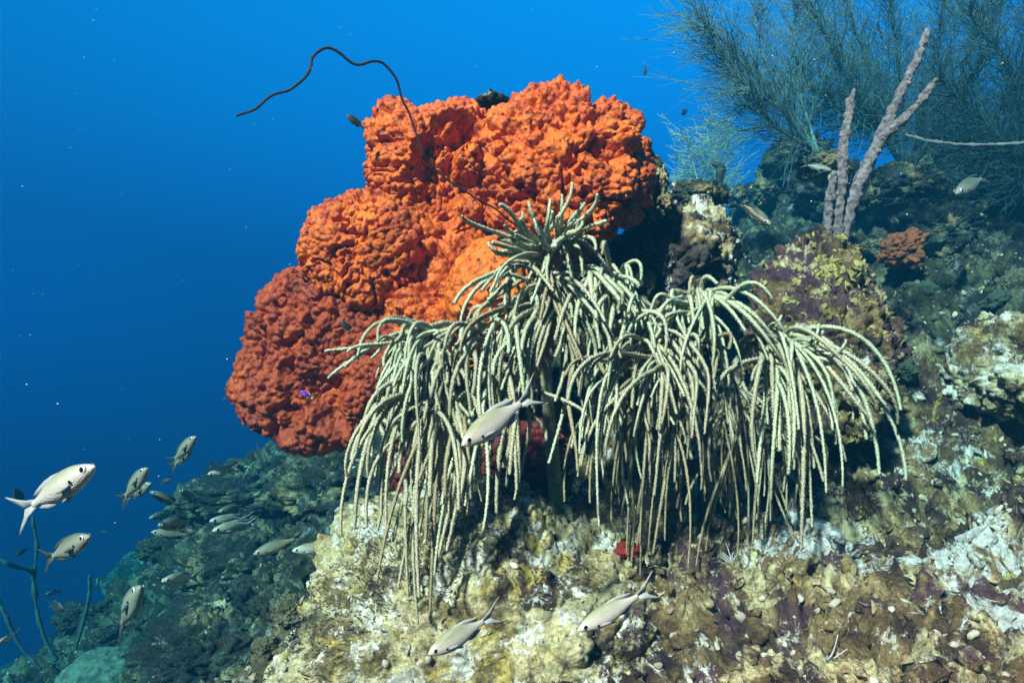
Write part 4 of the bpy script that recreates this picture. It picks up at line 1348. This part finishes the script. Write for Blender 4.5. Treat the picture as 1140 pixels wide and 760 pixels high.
def scatter_blades(name, pts, nrm, l_lo, l_hi, mat, seed, label):
    rng = np.random.default_rng(seed)
    n = len(pts)
    nn = nrm + rng.normal(size=nrm.shape) * .55
    nn /= np.linalg.norm(nn, axis=1, keepdims=True)
    t, b = frame_from(nn, rng)
    L = rng.uniform(l_lo, l_hi, n)[:, None]
    w = L * .13
    V = np.stack([pts + t * w, pts - t * w * .5 + b * w, pts - t * w * .5 - b * w, pts + nn * L + t * L * .3], 1)
    tri = np.array([(0, 1, 3), (1, 2, 3), (2, 0, 3)])
    ob = link(name, mesh_np(name, V.reshape(-1, 3), [(tri[None] + (np.arange(n) * 4)[:, None, None]).reshape(-1, 3)], M[mat], smooth=False))
    tag(ob, label, "algae", kind="stuff")
    return ob


area = np.repeat(rr ** 2, NA)
prob = area * (rad < 3.2) * (rad > .5)
prob2 = np.where(rad < 1.6, prob, prob * .25)
prob2 /= prob2.sum()


def pick(n, pr, seed):
    return np.random.default_rng(seed).choice(len(PD), n, p=pr)


patch = np.clip(fbm(PD * 5, 3, 301) * 2.2, 0, 1) + .03
pr = prob2 * patch
pr /= pr.sum()
i = pick(1000, pr, 1)
scatter_cups("encrusting_algae", PD[i], TERR_N[i], .004, .010, "algae_tan", 1, "tan scale-like algae carpeting patches of the reef slope")
patch = np.clip(fbm(PD * 6, 3, 331) * 2.4 - .3, 0, 1) + .01
pr = prob2 * patch
pr /= pr.sum()
i = pick(700, pr, 2)
scatter_cups("encrusting_algae", PD[i], TERR_N[i], .004, .011, "algae", 2, "yellow-green scale-like algae in patches on the reef slope")
i = pick(5000, prob2, 3)
scatter_lumps("rubble", PD[i], TERR_N[i], .003, .009, "rubble", 3, "pale broken coral bits strewn over the reef slope", "rubble")
i = pick(6500, prob2, 8)
scatter_lumps("coral_crust", PD[i], TERR_N[i], .007, .024, "reef", 8, "small mottled crusts and nubs roughening the reef slope", "coral crust", jit=0.9)
i = pick(16000, prob2, 4)
scatter_blades("turf_algae", PD[i], TERR_N[i], .006, .016, "turf", 4, "short brown turf algae fuzz over the reef slope")


def vert_normals(o):
    n = len(o.data.vertices)
    a = np.zeros(n * 3, dtype=np.float32)
    o.data.vertices.foreach_get("normal", a)
    return a.reshape(-1, 3).astype(float)


rv, ro = ROCKS[1]
rn = vert_normals(ro)
rng = np.random.default_rng(7)
w_ = (np.clip(fbm(rv * 16, 3, 90) * 2.2, 0, 1) + .05) * (rv[:, 2] > -.25) * (rn[:, 1] < -.1)
i = rng.choice(len(rv), 420, p=w_ / w_.sum())
scatter_cups("encrusting_algae", rv[i], rn[i], .005, .012, "algae", 5, "yellow-green algae scales on the tall purple-brown boulder")
rv, ro = ROCKS[0]
rn = vert_normals(ro)
w_ = (rn[:, 2] > 0) * (np.clip(fbm(rv * 8, 3, 190) * 2, 0, 1) + .05)
i = rng.choice(len(rv), 9000, p=w_ / w_.sum())
scatter_blades("turf_algae", rv[i], rn[i], .004, .011, "turf", 6, "short brown turf algae fuzz on the big pale boulder")
i = rng.choice(len(rv), 900, p=(rn[:, 2] > 0) / (rn[:, 2] > 0).sum())
scatter_lumps("rubble", rv[i], rn[i], .002, .006, "rubble", 7, "small pale bits stuck to the big pale boulder", "rubble")


# white star-shaped hydroids
def hydroid(px, py, Y_, label, seed):
    c = at(px, py, Y_)
    d = np.linalg.norm(PD - c, axis=1)
    k_ = int(np.argmin(d))
    c = PD[k_] + TERR_N[k_] * .004
    rng = np.random.default_rng(seed)
    hp = Heap()
    for q in range(16):
        v = TERR_N[k_] * .6 + rng.normal(size=3) * .8
        v /= np.linalg.norm(v)
        L = rng.uniform(.015, .03)
        s = np.linspace(0, 1, 6)[:, None]
        w = v * L * s + rng.normal(size=3) * .008 * s ** 2
        V, Q, T = tube(w, np.linspace(.0013, .0006, 6), 4)
        hp.add(V, Q, T)
    tag(link("hydroid", hp.mesh("hydroid", M["hydroid"]), None, Vector(c)), label, "hydroid")


hydroid(825, 615, 1.05, "white star-shaped hydroid tuft on the slope under the right sea rod tips", 1)
hydroid(915, 742, .80, "white star-shaped hydroid tuft at the bottom of the slope, right of the boulder crack", 2)

# drifting specks
n = 520
rng = np.random.default_rng(21)
yy = rng.uniform(.5, 2.6, n)
pts = np.stack([rng.uniform(-.8, .8, n) * yy, yy, rng.uniform(-.35, .52, n) * yy], -1)
keep = pts[:, 2] > tps(pts[:, :2]) + .15
pts = pts[keep]
nr = np.tile([0, 0, 1.0], (len(pts), 1))
ob = scatter_lumps("marine_snow", pts, nr, .0003, .0008, "speck", 5, "fine pale specks drifting in the water", "specks")
